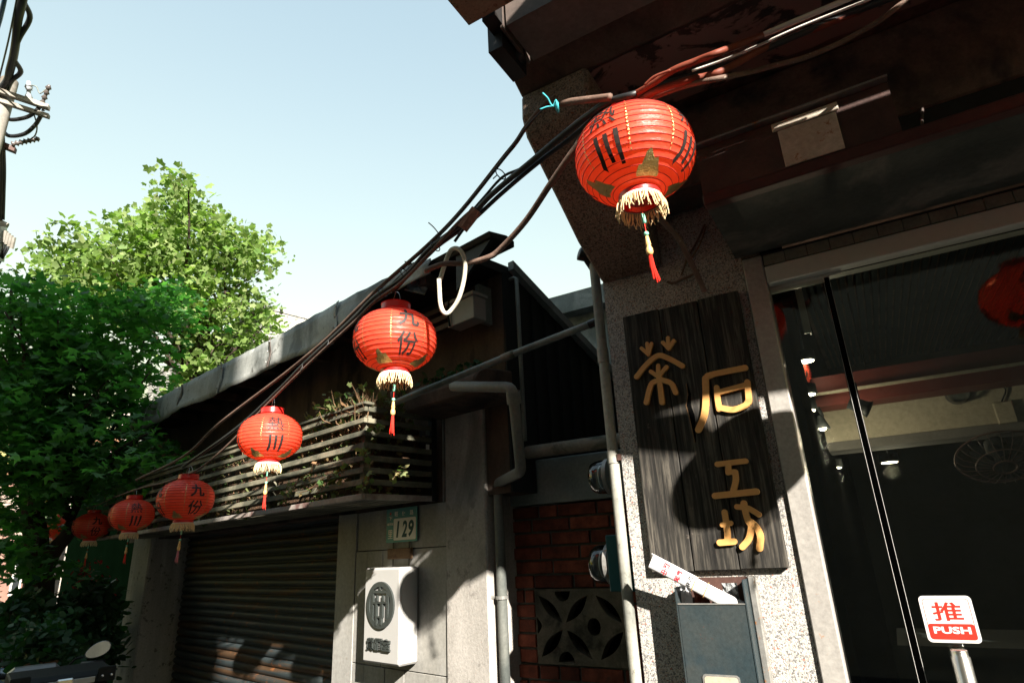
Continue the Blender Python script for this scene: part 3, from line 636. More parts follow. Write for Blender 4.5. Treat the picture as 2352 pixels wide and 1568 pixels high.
# ------------------------------------------------------------------ mailbox + newspaper
zz = lambda x, y: (1263.3 + .29297 * x, 1108.8 + .29297 * y)
MD = 2.20
mu0, mz1 = uR(*zz(1002, 952), MD); mu1 = uR(*zz(1530, 946), MD)[0]
mb_ = thing('mailbox', R((mu0 + mu1) / 2, 2.25, .9), 'blue grey steel mailbox with rust spots on the stone pillar below the signboard', 'mailbox')
box('front_panel', 'steel_blue', mb_, R, mu1, mu0, MD, MD + .004, .86, mz1, bevel=.001)
box('side_panel', 'steel_blue', mb_, R, mu0 + .001, mu0 + .005, MD - .002, 2.297, .86, mz1 + .055)
box('side_panel', 'steel_blue', mb_, R, mu1 - .005, mu1 - .001, MD - .002, 2.297, .86, mz1 + .075)
box('side_flange', 'steel_edge', mb_, R, mu0 + .006, mu0 + .020, 2.288, 2.297, .86, mz1 + .055)
box('side_flange', 'steel_edge', mb_, R, mu1 - .030, mu1 - .006, 2.262, 2.297, .86, mz1 + .082, bevel=.004)
box('back_panel', 'rust_steel', mb_, R, mu1, mu0, 2.290, 2.297, .86, mz1 + .080)
box('top_rim', 'steel_edge', mb_, R, mu1, mu0, MD - .003, MD + .0065, mz1 + .0005, mz1 + .004)
nu0, nz1 = uR(*zz(1205, 1503), MD); nu1 = uR(*zz(1475, 1503), MD)[0]
MB().prism(rrect(R, nu1 - .004, nu0 + .004, nz1 - .042, nz1 + .004, MD - .0005, .012), -iR * .003).build('name_slot_frame', 'steel_edge', mb_)
MB().prism(rrect(R, nu1 + .002, nu0 - .002, nz1 - .036, nz1 - .002, MD - .0036, .010), -iR * .0012).build('name_slot', 'cream', mb_)
# flyers inside
for k, (x, y, wv, hv, m, lab) in enumerate(((1420, 880, .05, .06, 'plastic_bag', 'crumpled clear plastic flyer in the mailbox behind the newspaper'), (1060, 880, .045, .05, 'paper', 'creased pale leaflet at the left in the mailbox'),
                                        (1190, 900, .05, .045, 'cable_red', 'dark red printed leaflet under the newspaper in the mailbox'))):
    c = hR(*zz(x, y), 2.255); mb = MB()
    for i in range(6):
        for j in range(6):
            mb.v.append(c + eR * (wv * (i / 5 - .5)) + UP * (hv * (j / 5 - .5) * 1.3) + iR * random.uniform(-.007, .007))
    mb.f = [(i * 6 + j, i * 6 + j + 1, (i + 1) * 6 + j + 1, (i + 1) * 6 + j) for i in range(5) for j in range(5)]
    o_ = mb.build('flyer', m); s_ = o_.modifiers.new('thickness', 'SOLIDIFY'); s_.thickness = .001; tag(o_, lab, 'leaflet', 'papers in the mailbox')
A = hR(*zz(792, 612), 2.165); B = hR(*zz(1500, 985), 2.235)
axn = (B - A).normalized(); nn = (-iR - axn * (-iR).dot(axn)).normalized(); wv = axn.cross(nn)
if wv.z < 0: wv = -wv
npz = thing('newspaper', B, 'folded newspaper with red masthead sticking out of the mailbox', 'newspaper')
rl = MB(); prof = []
for k in range(18):
    a = 2 * math.pi * k / 18; sx = math.copysign(abs(math.cos(a)) ** .6, math.cos(a)); sy = math.copysign(abs(math.sin(a)) ** .6, math.sin(a))
    prof.append((sx * .0245, sy * .012))
for i, t_ in enumerate(np.linspace(0, 1, 10)):
    wob = 1 - .10 * math.sin(t_ * math.pi)
    rl.v += [A.lerp(B, float(t_)) + wv * (x * wob) + nn * y for x, y in prof]
rl.f = [(i * 18 + k, i * 18 + (k + 1) % 18, (i + 1) * 18 + (k + 1) % 18, (i + 1) * 18 + k) for i in range(9) for k in range(18)] + [tuple(range(18)), tuple(9 * 18 + k for k in range(18))]
rl.build('roll', 'paper', npz, smooth='auto')
for k in range(3):
    o_ = .004 + k * .0045
    MB().box(lambda u, d, z: A + axn * u + nn * d + wv * z, -.002 - k * .003, .16, .0117 - o_, .0122 - o_, .0235, .0262).build('page_edge', 'paper', npz)
Ln = (B - A).length; fo = nn * .0128
for ch, t_, s_ in (('中', .17, -.010), ('國', .17, .011), ('時', .32, -.010), ('報', .32, .011)):
    text_on('lettering', ch, 'red_ink', npz, A + axn * (t_ * Ln) + wv * s_ + fo, axn, wv, .020, .020, .02)
for ch, t_, s_ in (('生', .44, -.010), ('活', .44, .010)):
    text_on('lettering', ch, 'black_ink', npz, A + axn * (t_ * Ln) + wv * s_ + fo, axn, wv, .018, .018, .035)
for t_ in (.49, .62):
    rr = [A + axn * (t_ * Ln) + wv * (x * 1.06) + nn * (y * 1.12) for x, y in prof]; MB().tube(rr + rr[:1], .0016, 5).build('rubber_band', 'rubber_band', npz, smooth=True)

# ------------------------------------------------------------------ downpipe, meters
dp = thing('downpipe', R(.905, 2.31, 0), 'tall grimy plastic downpipe along the left edge of the stone pillar', 'pipe')
MB().lathe(R(.900, 2.31, 0), UP, [(.0215, 0), (.0215, 1.905), (.0245, 1.907), (.025, 1.955), (.0215, 1.957), (.0215, 2.33), (.0245, 2.332), (.0248, 2.392), (.0215, 2.394), (.0215, 2.80), (0, 2.80)], 20).build('tube', 'pipe_grime', dp, smooth='auto')
box('clamp', 'rust_steel', dp, R, .862, .878, 2.290, 2.330, 1.915, 1.940)
MB().tube([R(.900, 2.33, 2.79), R(.92, 2.30, 2.84), R(.95, 2.27, 2.85)], .030, 12).build('hopper', 'black', dp, smooth=True)
box('wire_loop', 'black', dp, R, .93, .945, 2.27, 2.29, 2.83, 2.87)
for (x, y, rr, lab, teal) in ((1392, 1094, .070, 'upper glass-domed electricity meter on the pillar side', False), (1396, 1294, .076, 'lower glass-domed electricity meter on a teal back plate', True)):
    c = hR(x, y, 2.43); c = c + eR * (.905 - c.dot(eR)) * 0
    t = thing('electricity_meter', c - UP * rr, lab, 'electricity meter', 'electricity meters beside the downpipe')
    MB().lathe(c, eR, [(rr, -.02), (rr, .015), (rr * .98, .035), (rr * .88, .055), (rr * .6, .066), (0, .068)], 28).build('dome', 'meter_glass', t, smooth=True)
    MB().lathe(c, eR, [(0, .018), (rr * .70, .018), (rr * .70, .014), (0, .014)], 24).build('dial', 'plate_white', t)
    MB().lathe(c, eR, [(rr * .8, -.025), (rr * 1.04, -.025), (rr * 1.04, -.008), (rr * .8, -.008)], 28).build('base_ring', 'steel_edge', t)
    MB().lathe(c, eR, [(0, -.028), (rr * .98, -.028), (rr * .98, -.026), (0, -.026)], 24).build('base', 'pipe_dark', t)
    if teal:
        dd, zc = c.dot(iR), c.z
        MB().box(R, .868, c.dot(eR) - .034, dd - .085, dd + .09, zc - .10, zc + .11).build('back_plate', 'teal_dark', t, bevel=.004)

# ------------------------------------------------------------------ alley: brick wall
BDp = 3.05
bw = thing('brick_wall', R(1.4, 3.1, 0), 'dark red brick wall with pierced vent block between the two buildings', 'wall')
vu0, vz1 = uR(1228, 1352, BDp); vu1 = uR(1445, 1358, BDp)[0]; vz0 = uR(1228, 1522, BDp)[1]
for (a, b_, z0, z1) in ((.87, 2.05, 0, vz0 - .004), (.87, 2.05, vz1 + .004, 1.822), (vu0 + .004, 2.05, vz0 - .0035, vz1 + .0035), (.87, vu1 - .004, vz0 - .0035, vz1 + .0035)):
    box('mortar_bed', 'mortar', bw, R, a, b_, BDp + .012, BDp + .11, z0, z1)
bl, bh, jt = .222, .060, .0125
rng = random.Random(3); brick_me = {}
nrow = int(1.82 / (bh + jt)); offs = vz1 % (bh + jt)
for r in range(-1, nrow + 1):
    zb = offs + r * (bh + jt) + .006
    if zb < .25 or zb + bh > 1.822: continue
    u = 2.06 - (.117 if r % 2 else 0) - (.05 if r % 3 == 0 else 0)
    while u > .90:
        ln = bl if rng.random() < .8 else .105
        a, b = u, max(u - ln, .875); u -= ln + jt
        if zb + bh > vz0 + .005 and zb < vz1 - .005:
            if a > vu0 > b: b = vu0 + .008
            elif a <= vu0 and b >= vu1: continue
            elif a > vu1 > b: a = vu1 - .008
            elif a <= vu0 and a > vu1: continue
        if a - b < .03: continue
        o = R((a + b) / 2, BDp + .03, zb + bh / 2); key = round(a - b, 3)
        if key not in brick_me:
            ob = MB().box(R, b, a, BDp, BDp + .05, zb, zb + bh).build('brick', 'brick', bw, bevel=.003); brick_me[key] = ob
            ob.location.xyz += iR * rng.uniform(-.003, .003)
        else:
            ob = brick_me[key].copy(); COL.objects.link(ob); ORG[ob.name] = o; ob.parent = bw
            ob.location = R((a + b) / 2, BDp + .025 + rng.uniform(-.004, .004), zb + bh / 2) - ORG[bw.name]
        ob.rotation_euler = (0, rng.uniform(-.008, .008), rng.uniform(-.01, .01))
# pierced breeze block: lens-shaped and round holes cut through a thick slab
def breeze(name, u0, u1, z0, z1):
    from mathutils.geometry import delaunay_2d_cdt
    w_, h_ = u0 - u1, z1 - z0; pts = []; edges = []; seeds = []
    def loop(pl, hole=True):
        i0 = len(pts); pts.extend([Vector(p_) for p_ in pl]); n = len(pl)
        edges.extend([(i0 + k, i0 + (k + 1) % n) for k in range(n)])
        if hole: seeds.append([Vector(p_) for p_ in pl])
    loop([(0, 0), (w_, 0), (w_, h_), (0, h_)], False)
    q = h_ / 2; cxs = [q * .93 + k * 1.86 * q / 2 * 2 for k in range(2)]
    def lens(p0, p1, b):
        p0 = Vector(p0); p1 = Vector(p1); d = p1 - p0; n = Vector((-d.y, d.x)); out = []
        for k in range(9): t_ = k / 8; out.append(p0 + d * t_ + n * b * math.sin(math.pi * t_))
        for k in range(7, 0, -1): t_ = k / 8; out.append(p0 + d * t_ - n * b * math.sin(math.pi * t_))
        return out
    for cx_ in cxs:
        for sx in (-1, 1):
            for sy in (-1, 1):
                a = (cx_ + sx * .012, q + sy * .018); b = (cx_ + sx * q * .80, q + sy * q * .82)
                if 0.006 < min(a[0], b[0]) and max(a[0], b[0]) < w_ - .006: loop(lens(a, b, .15))
        for sy in (0, 1):
            zc = .012 if sy == 0 else h_ - .012
            pl = [(cx_ + .045 * math.cos(math.pi * k / 8), zc + (1 - 2 * sy) * .05 * math.sin(math.pi * k / 8)) for k in range(9)]
            if cx_ + .05 < w_: loop(pl if sy == 0 else pl[::-1])
    mx = cxs[0] + q * .93
    loop([(mx + .036 * math.cos(2 * math.pi * k / 16), q + .042 * math.sin(2 * math.pi * k / 16)) for k in range(16)])
    loop([(.006 + .028 * math.sin(math.pi * k / 8), q - .04 + .08 * k / 8) for k in range(9)])
    r_ = delaunay_2d_cdt(pts, edges, [], 0, 1e-6); V2, _, F2 = r_[0], r_[1], r_[2]
    def inside(p_, pl):
        c_ = False
        for i in range(len(pl)):
            a, b = pl[i], pl[i - 1]
            if (a.y > p_.y) != (b.y > p_.y) and p_.x < (b.x - a.x) * (p_.y - a.y) / (b.y - a.y) + a.x: c_ = not c_
        return c_
    keep = [f for f in F2 if not any(inside(sum((V2[i] for i in f), Vector((0, 0))) / len(f), pl) for pl in seeds)]
    n = len(V2); mb = MB(); T = .07
    mb.v = [R(u0 - v.x, BDp - .004, z0 + v.y) for v in V2] + [R(u0 - v.x, BDp - .004 + T, z0 + v.y) for v in V2]
    mb.f = [tuple(f) for f in keep] + [tuple(i + n for i in reversed(f)) for f in keep]
    cnt = {}
    for f in keep:
        for i in range(len(f)):
            a, b = f[i], f[(i + 1) % len(f)]; cnt[(a, b)] = 1
    for (a, b) in cnt:
        if (b, a) not in cnt: mb.f.append((a, b, b + n, a + n))
    return mb.build(name, 'breeze', bw)
breeze('vent_block', vu0, vu1, vz0, vz1)
box('dark_void', 'void', bw, R, vu1, vu0, BDp + .078, BDp + .084, vz0, vz1)
lt = thing('concrete_lintel', R(1.4, 3.1, 1.83), 'plain grey concrete beam above the brick wall in the alley', 'beam')
box('beam', 'pipe_dark', lt, R, .87, 2.0, 3.035, 3.25, 1.83, 2.075, bevel=.006)
t = thing('alley_pipe', R(1.3, 2.96, 2.08), 'thick mossy cement pipe lying across the alley above the brick wall', 'pipe')
MB().lathe(R(1.665, 2.95, 2.108), -eR, [(0, 0), (.030, .0), (.036, .006), (.036, .78)], 20).build('tube', 'pipe_moss', t, smooth='auto')
# rear building at the end of the alley
rb = thing('rear_building', R(2.8, 7, 0), 'bluish grey flat-roofed concrete building beyond the alley', 'building')
box('parapet', 'zinc', rb, R, 1.0, 3.10, 6.0, 9.0, 4.30, 4.44); box('roof_slab', 'zinc', rb, R, .9, 3.16, 5.92, 9.0, 4.17, 4.28)
box('wall', 'zinc', rb, R, 1.0, 3.0, 6.1, 9.0, 0, 4.17)

# diagonal prop pole between the buildings
pp = smooth_path([far(908, 924, 3.18), far(1165, 818, 2.92), far(1362, 742, 2.72)], 4)
t = thing('prop_pole', pp[0], 'grey steel pole slanting up from the slatted planter to the pillar', 'pole')
MB().tube(pp, .0165, 12).build('tube', 'pipe_dark', t, smooth=True)
q = (pp[-1] - pp[0]).normalized(); cc = far(1168, 817, 2.917)
MB().tube([cc - q * .035, cc + q * .035], .020, 12).build('sleeve', 'pipe_moss', t, smooth='auto')
MB().tube([pp[-1] - q * .02, pp[-1] + q * .03], .019, 12).build('end_cap', 'black', t, smooth='auto')
e0 = far(903, 908, 3.20); MB().tube([pp[0], e0, e0 + UP * .02], .014, 10).build('bent_end', 'pipe_moss', t, smooth=True)

# ================================================================== SHUTTERED HOUSE (left)
D0 = 2.40
house = thing('shuttered_house', L(5.3, 2.7, 0), 'old low house with rusty roller shutter and drooping grey tin roof edge', 'house')
cu0, cu1 = 2.425, 2.762
box('column', 'concrete', house, L, cu0, cu1, D0 - .012, D0 + .38, 0, 2.43, bevel=.008)
box('corner_trim', 'steel_edge', house, L, cu1 + .001, cu1 + .010, D0 - .02, D0 + .02, 1.885, 2.38)
# grey sheet panels right of the shutter, joints open
z4 = lambda x, y: (574.2 + .29297 * x, 1108.8 + .29297 * y)
ub = [uL(*z4(x, 560), D0)[0] for x in (690, 828, 918)] ; uend = cu1 + .002
zj = uL(*z4(870, 535), D0)[1]; zk = uL(*z4(900, 1422), D0)[1]
def panel(u0, u1, z0, z1, d=D0): box('panel', 'panel', house, L, u1 + .003, u0 - .003, d, d + .03, z0 + .0025, z1 - .0025, bevel=.002)
panel(ub[0], ub[1], .05, 1.886); 
panel(ub[1], ub[2], zj, 1.886, D0 + .012); panel(ub[1], ub[2], zk, zj, D0 + .004); panel(ub[1], ub[2], .05, zk, D0 + .004)
um = uL(*z4(1040, 600), D0)[0]; uq = uL(*z4(1210, 1490), D0)[0]; uw = uL(*z4(1055, 1490), D0)[0]
panel(ub[2], uend, zj, 1.886)
panel(ub[2], um, zk, zj); panel(um, uend, zk, zj)
panel(ub[2], uw, .05, zk); panel(uw, uq, .05, zk); panel(uq, uend, .05, zk)
box('panel_backing', 'black', house, L, cu1 + .01, ub[0] - .005, D0 + .045, D0 + .10, 0, 1.886)
box('jamb', 'panel', house, L, ub[0] - .004, ub[0] + .012, D0 + .002, D0 + .26, 0, 1.886)
# roller shutter, one curved lath at a time
SD = 2.68; su_r = ub[0] + .004; su_l = 7.45
lath_me = None
for i in range(28):
    zb = .02 + i * .0685
    if zb > 1.90: break
    if lath_me is None:
        prof = [(SD + .012, 0), (SD - .002, .004), (SD - .011, .018), (SD - .014, .032), (SD - .011, .046), (SD - .002, .058), (SD + .010, .062), (SD + .010, .0675), (SD + .016, .0675), (SD + .016, 0)]
        ob = MB().extr(L, su_r, su_l, [(d, zb + z) for d, z in prof]).build('lath', 'shutter', house, smooth='auto'); lath_me = ob; z_first = ob.location.z
    else:
        ob = lath_me.copy(); COL.objects.link(ob); ob.parent = house; ob.location = lath_me.location + Vector((0, 0, i * .0685)); ORG[ob.name] = ORG[lath_me.name]
uc0 = uL(342, 1280, 2.34)[0]; uc1 = uL(303, 1275, 2.34)[0]
box('old_column', 'old_column', house, L, uc0, uc1, 2.34, 2.75, 0, 1.95, bevel=.015)
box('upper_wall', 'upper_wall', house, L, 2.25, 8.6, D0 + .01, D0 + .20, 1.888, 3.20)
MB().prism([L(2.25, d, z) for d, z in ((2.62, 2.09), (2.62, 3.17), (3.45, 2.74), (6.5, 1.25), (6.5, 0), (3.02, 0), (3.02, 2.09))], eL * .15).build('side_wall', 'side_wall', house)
rb_ = MB()
for i in range(26):
    d = 2.66 + i * .12; rb_.box(L, 2.232, 2.2495, d, d + .05, 2.1 if d < 3.0 else .3, 3.13 - max(0, d - 2.62) * .50)
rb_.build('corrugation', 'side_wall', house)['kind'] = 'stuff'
MB().prism([L(2.19, d, z) for d, z in ((2.46, 3.21), (2.46, 3.265), (6.6, 1.20), (6.6, 1.13))], eL * .045).build('verge_board', 'zinc', house)
box('upper_edge', 'side_wall', house, L, 2.236, 2.249, D0 + .012, D0 + .21, 1.89, 3.19)
MB().extr(L, 2.24, 8.9, [(2.02, 3.165), (2.0, 3.195), (2.25, 3.235), (2.60, 3.245), (6.6, 1.25), (6.6, 1.19), (2.58, 3.185), (2.25, 3.18)]).build('roof', 'tar', house)
MB().extr(L, 1.94, 2.2395, [(2.02, 3.160), (2.0, 3.19), (2.14, 3.215), (2.20, 3.20), (2.20, 3.16)]).build('roof_end_cap', 'tar', house, bevel=.006)
MB().prism([L(1.96, 2.03, 3.158), L(2.235, 2.03, 3.158), L(2.235, 2.03, 2.95)], iL * .02).build('end_gusset', 'tar', house)
# drooping tin flashing
top = [(303, 945), (440, 875), (574, 804), (700, 737), (820, 676), (900, 636), (990, 594)]
bot = [(300, 1002), (356, 975), (439, 933), (500, 910), (545, 886), (606, 853), (650, 836), (700, 818), (740, 797), (779, 769), (814, 740), (870, 704), (930, 662), (990, 628)]
tp = [uL(x, y, 1.99) for x, y in top]; bp = [uL(x, y, 1.99) for x, y in bot]
us = np.linspace(tp[-1][0], tp[0][0], 60)
def lerp_at(u, pts):
    pts = sorted(pts); return float(np.interp(u, [q[0] for q in pts], [q[1] for q in pts]))
fl = MB(); K = 6
for i, u in enumerate(us):
    zt, zb = lerp_at(u, tp), lerp_at(u, bp)
    for j in range(K):
        t_ = j / (K - 1)
        fl.v.append(L(u, 1.99 - .014 * math.sin(i * .55 + j * .9) * t_ - .010 * math.sin(i * .21) - .02 * t_ + .006 * math.sin(i * 2.1 + j * 1.7), zt + (zb - zt) * t_))
fl.f = [(i * K + j, i * K + j + 1, (i + 1) * K + j + 1, (i + 1) * K + j) for i in range(59) for j in range(K - 1)]
o_ = fl.build('tin_flashing', 'flashing', house, smooth=True); s_ = o_.modifiers.new('thickness', 'SOLIDIFY'); s_.thickness = .006
for k, u in enumerate((3.35, 4.3, 5.2, 6.15, 7.1)):       # lapped joints of the tin sheets
    zt, zb = lerp_at(u, tp), lerp_at(u, bp); sm = MB()
    for j in range(7):
        t_ = j / 6; q_ = L(u + .02 * math.sin(k + j * .8), 1.968 - .018 * t_ - .006 * math.sin(j * 1.3 + k), zt + (zb - zt) * t_)
        sm.v += [q_ + eL * .018, q_ - eL * .018 - iL * .004]
    sm.f = [(2 * j, 2 * j + 1, 2 * j + 3, 2 * j + 2) for j in range(6)]
    o_ = sm.build('lap_joint', 'gutter' if k % 2 else 'flashing', house); s_ = o_.modifiers.new('thickness', 'SOLIDIFY'); s_.thickness = .004
    for j in (1, 3, 5): MB().ball(L(u, 1.955 - .018 * j / 6, zt + (zb - zt) * j / 6), .006, 8, 5).build('rivet', 'steel_edge', house)
# eaves timbers under the roof
for i in range(11):
    u = 2.5 + i * .55; box('rafter', 'upper_wall', house, L, u, u + .06, 2.03, 2.405, 3.09, 3.162)
cs = uL(1085, 938, 2.42)[1]
MB().extr(L, 2.19, 2.80, [(2.12, cs - .015), (2.10, cs + .06), (2.16, cs + .13), (2.408, cs + .15), (2.408, cs - .03)]).build('canopy_slab', 'upper_wall', house, bevel=.01)
# thin conduit on the corner
t = thing('conduit', L(2.18, 2.5, 1.9), 'thin grey vertical conduit at the corner of the shuttered house', 'pipe')
q0 = hL(1186, 640, 2.47); q1 = hL(1206, 1012, 2.47)
MB().tube([q1, q0, q0 + UP * .012 + eL * .02, q0 + eL * .06 + UP * .012], .0125, 10).build('tube', 'pipe_dark', t, smooth=True)
# PVC waste pipe round the column
vp = hL(1152, 1340, 2.44); vu, vd = vp.dot(eL), vp.dot(iL)
A1 = hL(1197, 1082, 2.20); A2 = hL(1178, 903, 2.06); A0 = hL(1040, 887, 2.06)
t = thing('waste_pipe', L(vu, vd, 0), 'grey plastic waste pipe bending down beside the pale concrete column', 'pipe')
jog = L(vu, vd, A1.z - .005)
def elbowed(pts, rad_):
    out = [pts[0]]
    for a, b, c in zip(pts, pts[1:], pts[2:]):
        p0 = b + (a - b).normalized() * rad_; p1 = b + (c - b).normalized() * rad_
        out += [p0.lerp(b, t_).lerp(b.lerp(p1, t_), t_) for t_ in (0, .25, .5, .75, 1)]
    return out + [pts[-1]]
A2 = A2 + UP * .03
MB().tube(elbowed([A0 + UP * .0, A2, A1, jog, L(vu, vd, 0)], .045), .027, 16).build('tube', 'pipe_waste', t, smooth=True)
for zc in (A2.z - .10, ): MB().lathe(A2.lerp(A1, .12), (A2 - A1).normalized(), [(.0305, -.03), (.0345, -.03), (.0345, .03), (.0305, .03)], 16).build('coupling', 'pipe_waste', t, smooth='auto')
cz = hL(1133, 1372, 2.41).z
MB().lathe(L(vu, vd, cz), UP, [(.031, -.008), (.034, -.008), (.034, .008), (.031, .008)], 16).build('clamp', 'steel_edge', t)
MB().lathe(L(vu + .06, vd - .01, cz), -iL, [(0, 0), (.014, 0), (.014, .02), (.006, .022), (0, .022)], 12).build('clamp_bolt', 'steel_edge', t)
# grey junction box under the roof
t = thing('junction_box', L(2.4, 2.3, 2.85), 'grey metal junction box with sloping lid under the tin roof edge', 'junction box')
ju0 = uL(1088, 700, 2.2)[0]; ju1 = uL(1028, 728, 2.2)[0]; jz0, jz1 = uL(1089, 728, 2.2)[1], uL(1088, 676, 2.2)[1]
box('body', 'ebox', t, L, ju0, ju1, 2.20, 2.30, jz0, jz1, bevel=.004)
box('lid', 'ebox', t, L, ju0 - .01, ju1 + .01, 2.185, 2.31, jz1 + .002, jz1 + .022, bevel=.003)
box('mount', 'pipe_dark', t, L, ju0 + .06, ju0 + .09, 2.302, 2.41, jz0 + .02, jz1 + .12)
MB().tube(smooth_path([L(ju1 - .03, 2.19, jz0), L(ju1 - .02, 2.185, jz0 + .09), L(ju1 - .04, 2.185, jz1 + .05)]), .007, 8).build('cable_tail', 'black_plastic', t, smooth=True)
mb = MB(); c = hL(955, 655, 2.06)
for i in range(9):
    for j in range(9):
        mb.v.append(c + eL * (.20 * (i / 8 - .5)) + UP * (.20 * (j / 8 - .5) + .012 * i) + iL * random.uniform(-.035, .035))
mb.f = [(i * 9 + j, i * 9 + j + 1, (i + 1) * 9 + j + 1, (i + 1) * 9 + j) for i in range(8) for j in range(8)]
o_ = mb.build('crumpled_sheet', 'plastic_bag', smooth=True); s_ = o_.modifiers.new('thickness', 'SOLIDIFY'); s_.thickness = .002
tag(o_, 'crumpled grey plastic sheet stuffed under the tin roof edge', 'plastic sheet')
for i in range(3):
    z = 2.98 - i * .055; box('timber', 'rust_steel', house, L, ju1 - .02, ju1 + .42, 2.20 + i * .01, 2.27, z, z + .03)

# ------------------------------------------------------------------ address plate, white sign box
q = [uL(*z, 2.385) for z in ((888.5, 1170.4), (957.8, 1161.2), (886.7, 1247.6), (958.1, 1240.3))]
au0 = (q[0][0] + q[2][0]) / 2; au1 = (q[1][0] + q[3][0]) / 2; az1 = (q[0][1] + q[1][1]) / 2; az0 = (q[2][1] + q[3][1]) / 2
ap = thing('address_plate', L((au0 + au1) / 2, 2.39, az0), 'teal house number plate reading 129 above the white sign box', 'number plate')
MB().prism(rrect(L, au1, au0, az0, az1, 2.388, .006), -iL * .003).build('plate', 'teal', ap)
aw, ah = au0 - au1, az1 - az0
wu0, wu1, wz0, wz1 = au0 - aw * .25, au1 + aw * .035, az0 + ah * .06, az0 + ah * .70
MB().prism(rrect(L, wu1, wu0, wz0, wz1, 2.3847, .010), -iL * .001).build('number_field', 'plate_white', ap)
fo = L((wu0 + wu1) / 2, 2.3832, (wz0 + wz1) / 2)
for k, ch in enumerate('129'):
    text_on('numeral', ch, 'teal_dark', ap, fo - eL * (wu0 - wu1) * (.30 * (k - 1)), -eL, UP, (wu0 - wu1) * (.24 if k else .15), (wz1 - wz0) * .76, .035, .18)
for k, ch in enumerate('輕便路'):
    text_on('lettering', ch, 'plate_white', ap, L(au0 - aw * (.33 + .25 * k), 2.3844, az0 + ah * .84), -eL, UP, aw * .11, ah * .15, .01)
MB().lathe(L(au0 - aw * .14, 2.3846, az0 + ah * .86), -iL, [(0, 0), (.0085, 0), (.0085, .0006), (0, .0006)], 14).build('emblem', 'red_sign', ap)
text_on('lettering', '下', 'plate_white', ap, L(au0 - aw * .14, 2.3844, az0 + ah * .72), -eL, UP, aw * .13, ah * .11, .01)
text_on('lettering', '瑞芳區', 'plate_white', ap, L(au0 - aw * .13, 2.3844, az0 + ah * .55), -eL, UP, aw * .20, ah * .075, .02)
text_on('lettering', '里', 'plate_white', ap, L(au0 - aw * .14, 2.3844, az0 + ah * .25), -eL, UP, aw * .16, ah * .26, .01)
bq0 = uL(*z4(1085, 598), 2.38); bq1 = uL(*z4(1265, 505), 2.38)
t = thing('wood_block', L(bq0[0], 2.38, bq0[1]), 'small brown wooden block on wires below the number plate', 'wood block')
box('block', 'twig', t, L, bq1[0], bq0[0], 2.37, 2.394, bq0[1], bq1[1], bevel=.003)
for k in (.15, .85):
    u = bq0[0] + (bq1[0] - bq0[0]) * k; MB().tube([L(u, 2.39, bq0[1] - .05), L(u, 2.39, bq1[1] + .05)], .0035, 6).build('wire', 'black', t)
XD = 2.262
zb_ = lambda x, y: (815.4 + .14648 * x, 1309.2 + .14648 * y)
xu0 = (uL(841, 1304, XD)[0] + uL(829, 1524, XD)[0]) / 2; xu1 = (uL(921, 1310, XD)[0] + uL(915, 1532, XD)[0]) / 2
xz0 = uL(915, 1531, XD)[1]; xz1 = uL(920, 1302, XD)[1]
wb = thing('sign_box', L((xu0 + xu1) / 2, 2.33, xz0), 'white wall sign box with round dark emblem and lettering', 'sign box')
box('body', 'white_box', wb, L, xu1, xu0, XD, D0 - .002, xz0, xz1, bevel=.012)
em = MB(); c = L(0, XD - .001, 0); P = lambda x, y: hL(*zb_(x, y), XD - .001)
ctr = P(410, 540); ru_ = abs(uL(*zb_(200, 540), XD)[0] - uL(*zb_(620, 540), XD)[0]) / 2; rz_ = abs(uL(*zb_(410, 170), XD)[1] - uL(*zb_(400, 910), XD)[1]) / 2
wr = ru_ * .17; n = 40
em.v = [ctr + eL * math.cos(2 * math.pi * k / n) * (ru_ - a) + UP * math.sin(2 * math.pi * k / n) * (rz_ - a) - iL * h for h in (0, .012) for a in (0, wr * 1.2) for k in range(n)]
for k in range(n):
    k2 = (k + 1) % n; em.f += [(2 * n + k, 2 * n + k2, 3 * n + k2, 3 * n + k), (k, k2, 2 * n + k2, 2 * n + k), (n + k, 3 * n + k, 3 * n + k2, n + k2)]
em.build('emblem_ring', 'charcoal', wb, smooth='auto')
gm = MB()
for i, (a, b, wdt) in enumerate((((270, 325), (560, 325), 40), ((412, 210), (405, 300), 34), ((300, 350), (280, 800), 52), ((530, 345), (520, 760), 52), ((300, 345), (530, 345), 30),
                     ((365, 390), (365, 480), 36), ((455, 388), (455, 480), 36), ((310, 505), (520, 500), 40), ((355, 520), (350, 720), 48), ((445, 520), (440, 720), 48), ((345, 730), (455, 722), 40), ((360, 740), (355, 860), 44), ((430, 735), (430, 855), 40))):
    p0, p1 = P(*a), P(*b); d_ = (p1 - p0)
    vert = abs(d_.z) > (d_.dot(eL) ** 2) ** .5
    wm = wdt * .14648 / F * (p0 - EYE).length * (1.40 if vert else .9) * .66
    s_ = (eL if vert else UP) * wm / 2
    gm.prism([p0 - s_, p0 + s_, p1 + s_, p1 - s_], -iL * (.011 + .0004 * i))
gm.build('emblem', 'charcoal', wb)
lz = P(380, 1155); lw = abs(uL(*zb_(200, 1150), XD)[0] - uL(*zb_(555, 1150), XD)[0]); lh = abs(uL(*zb_(200, 1055), XD)[1] - uL(*zb_(205, 1240), XD)[1])
for k, ch in enumerate('賞雁室'):
    text_on('lettering', ch, 'charcoal', wb, lz - eL * lw * .345 * (k - 1) - iL * .008, -eL, UP, lw * .32, lh, .038, 0, .006)

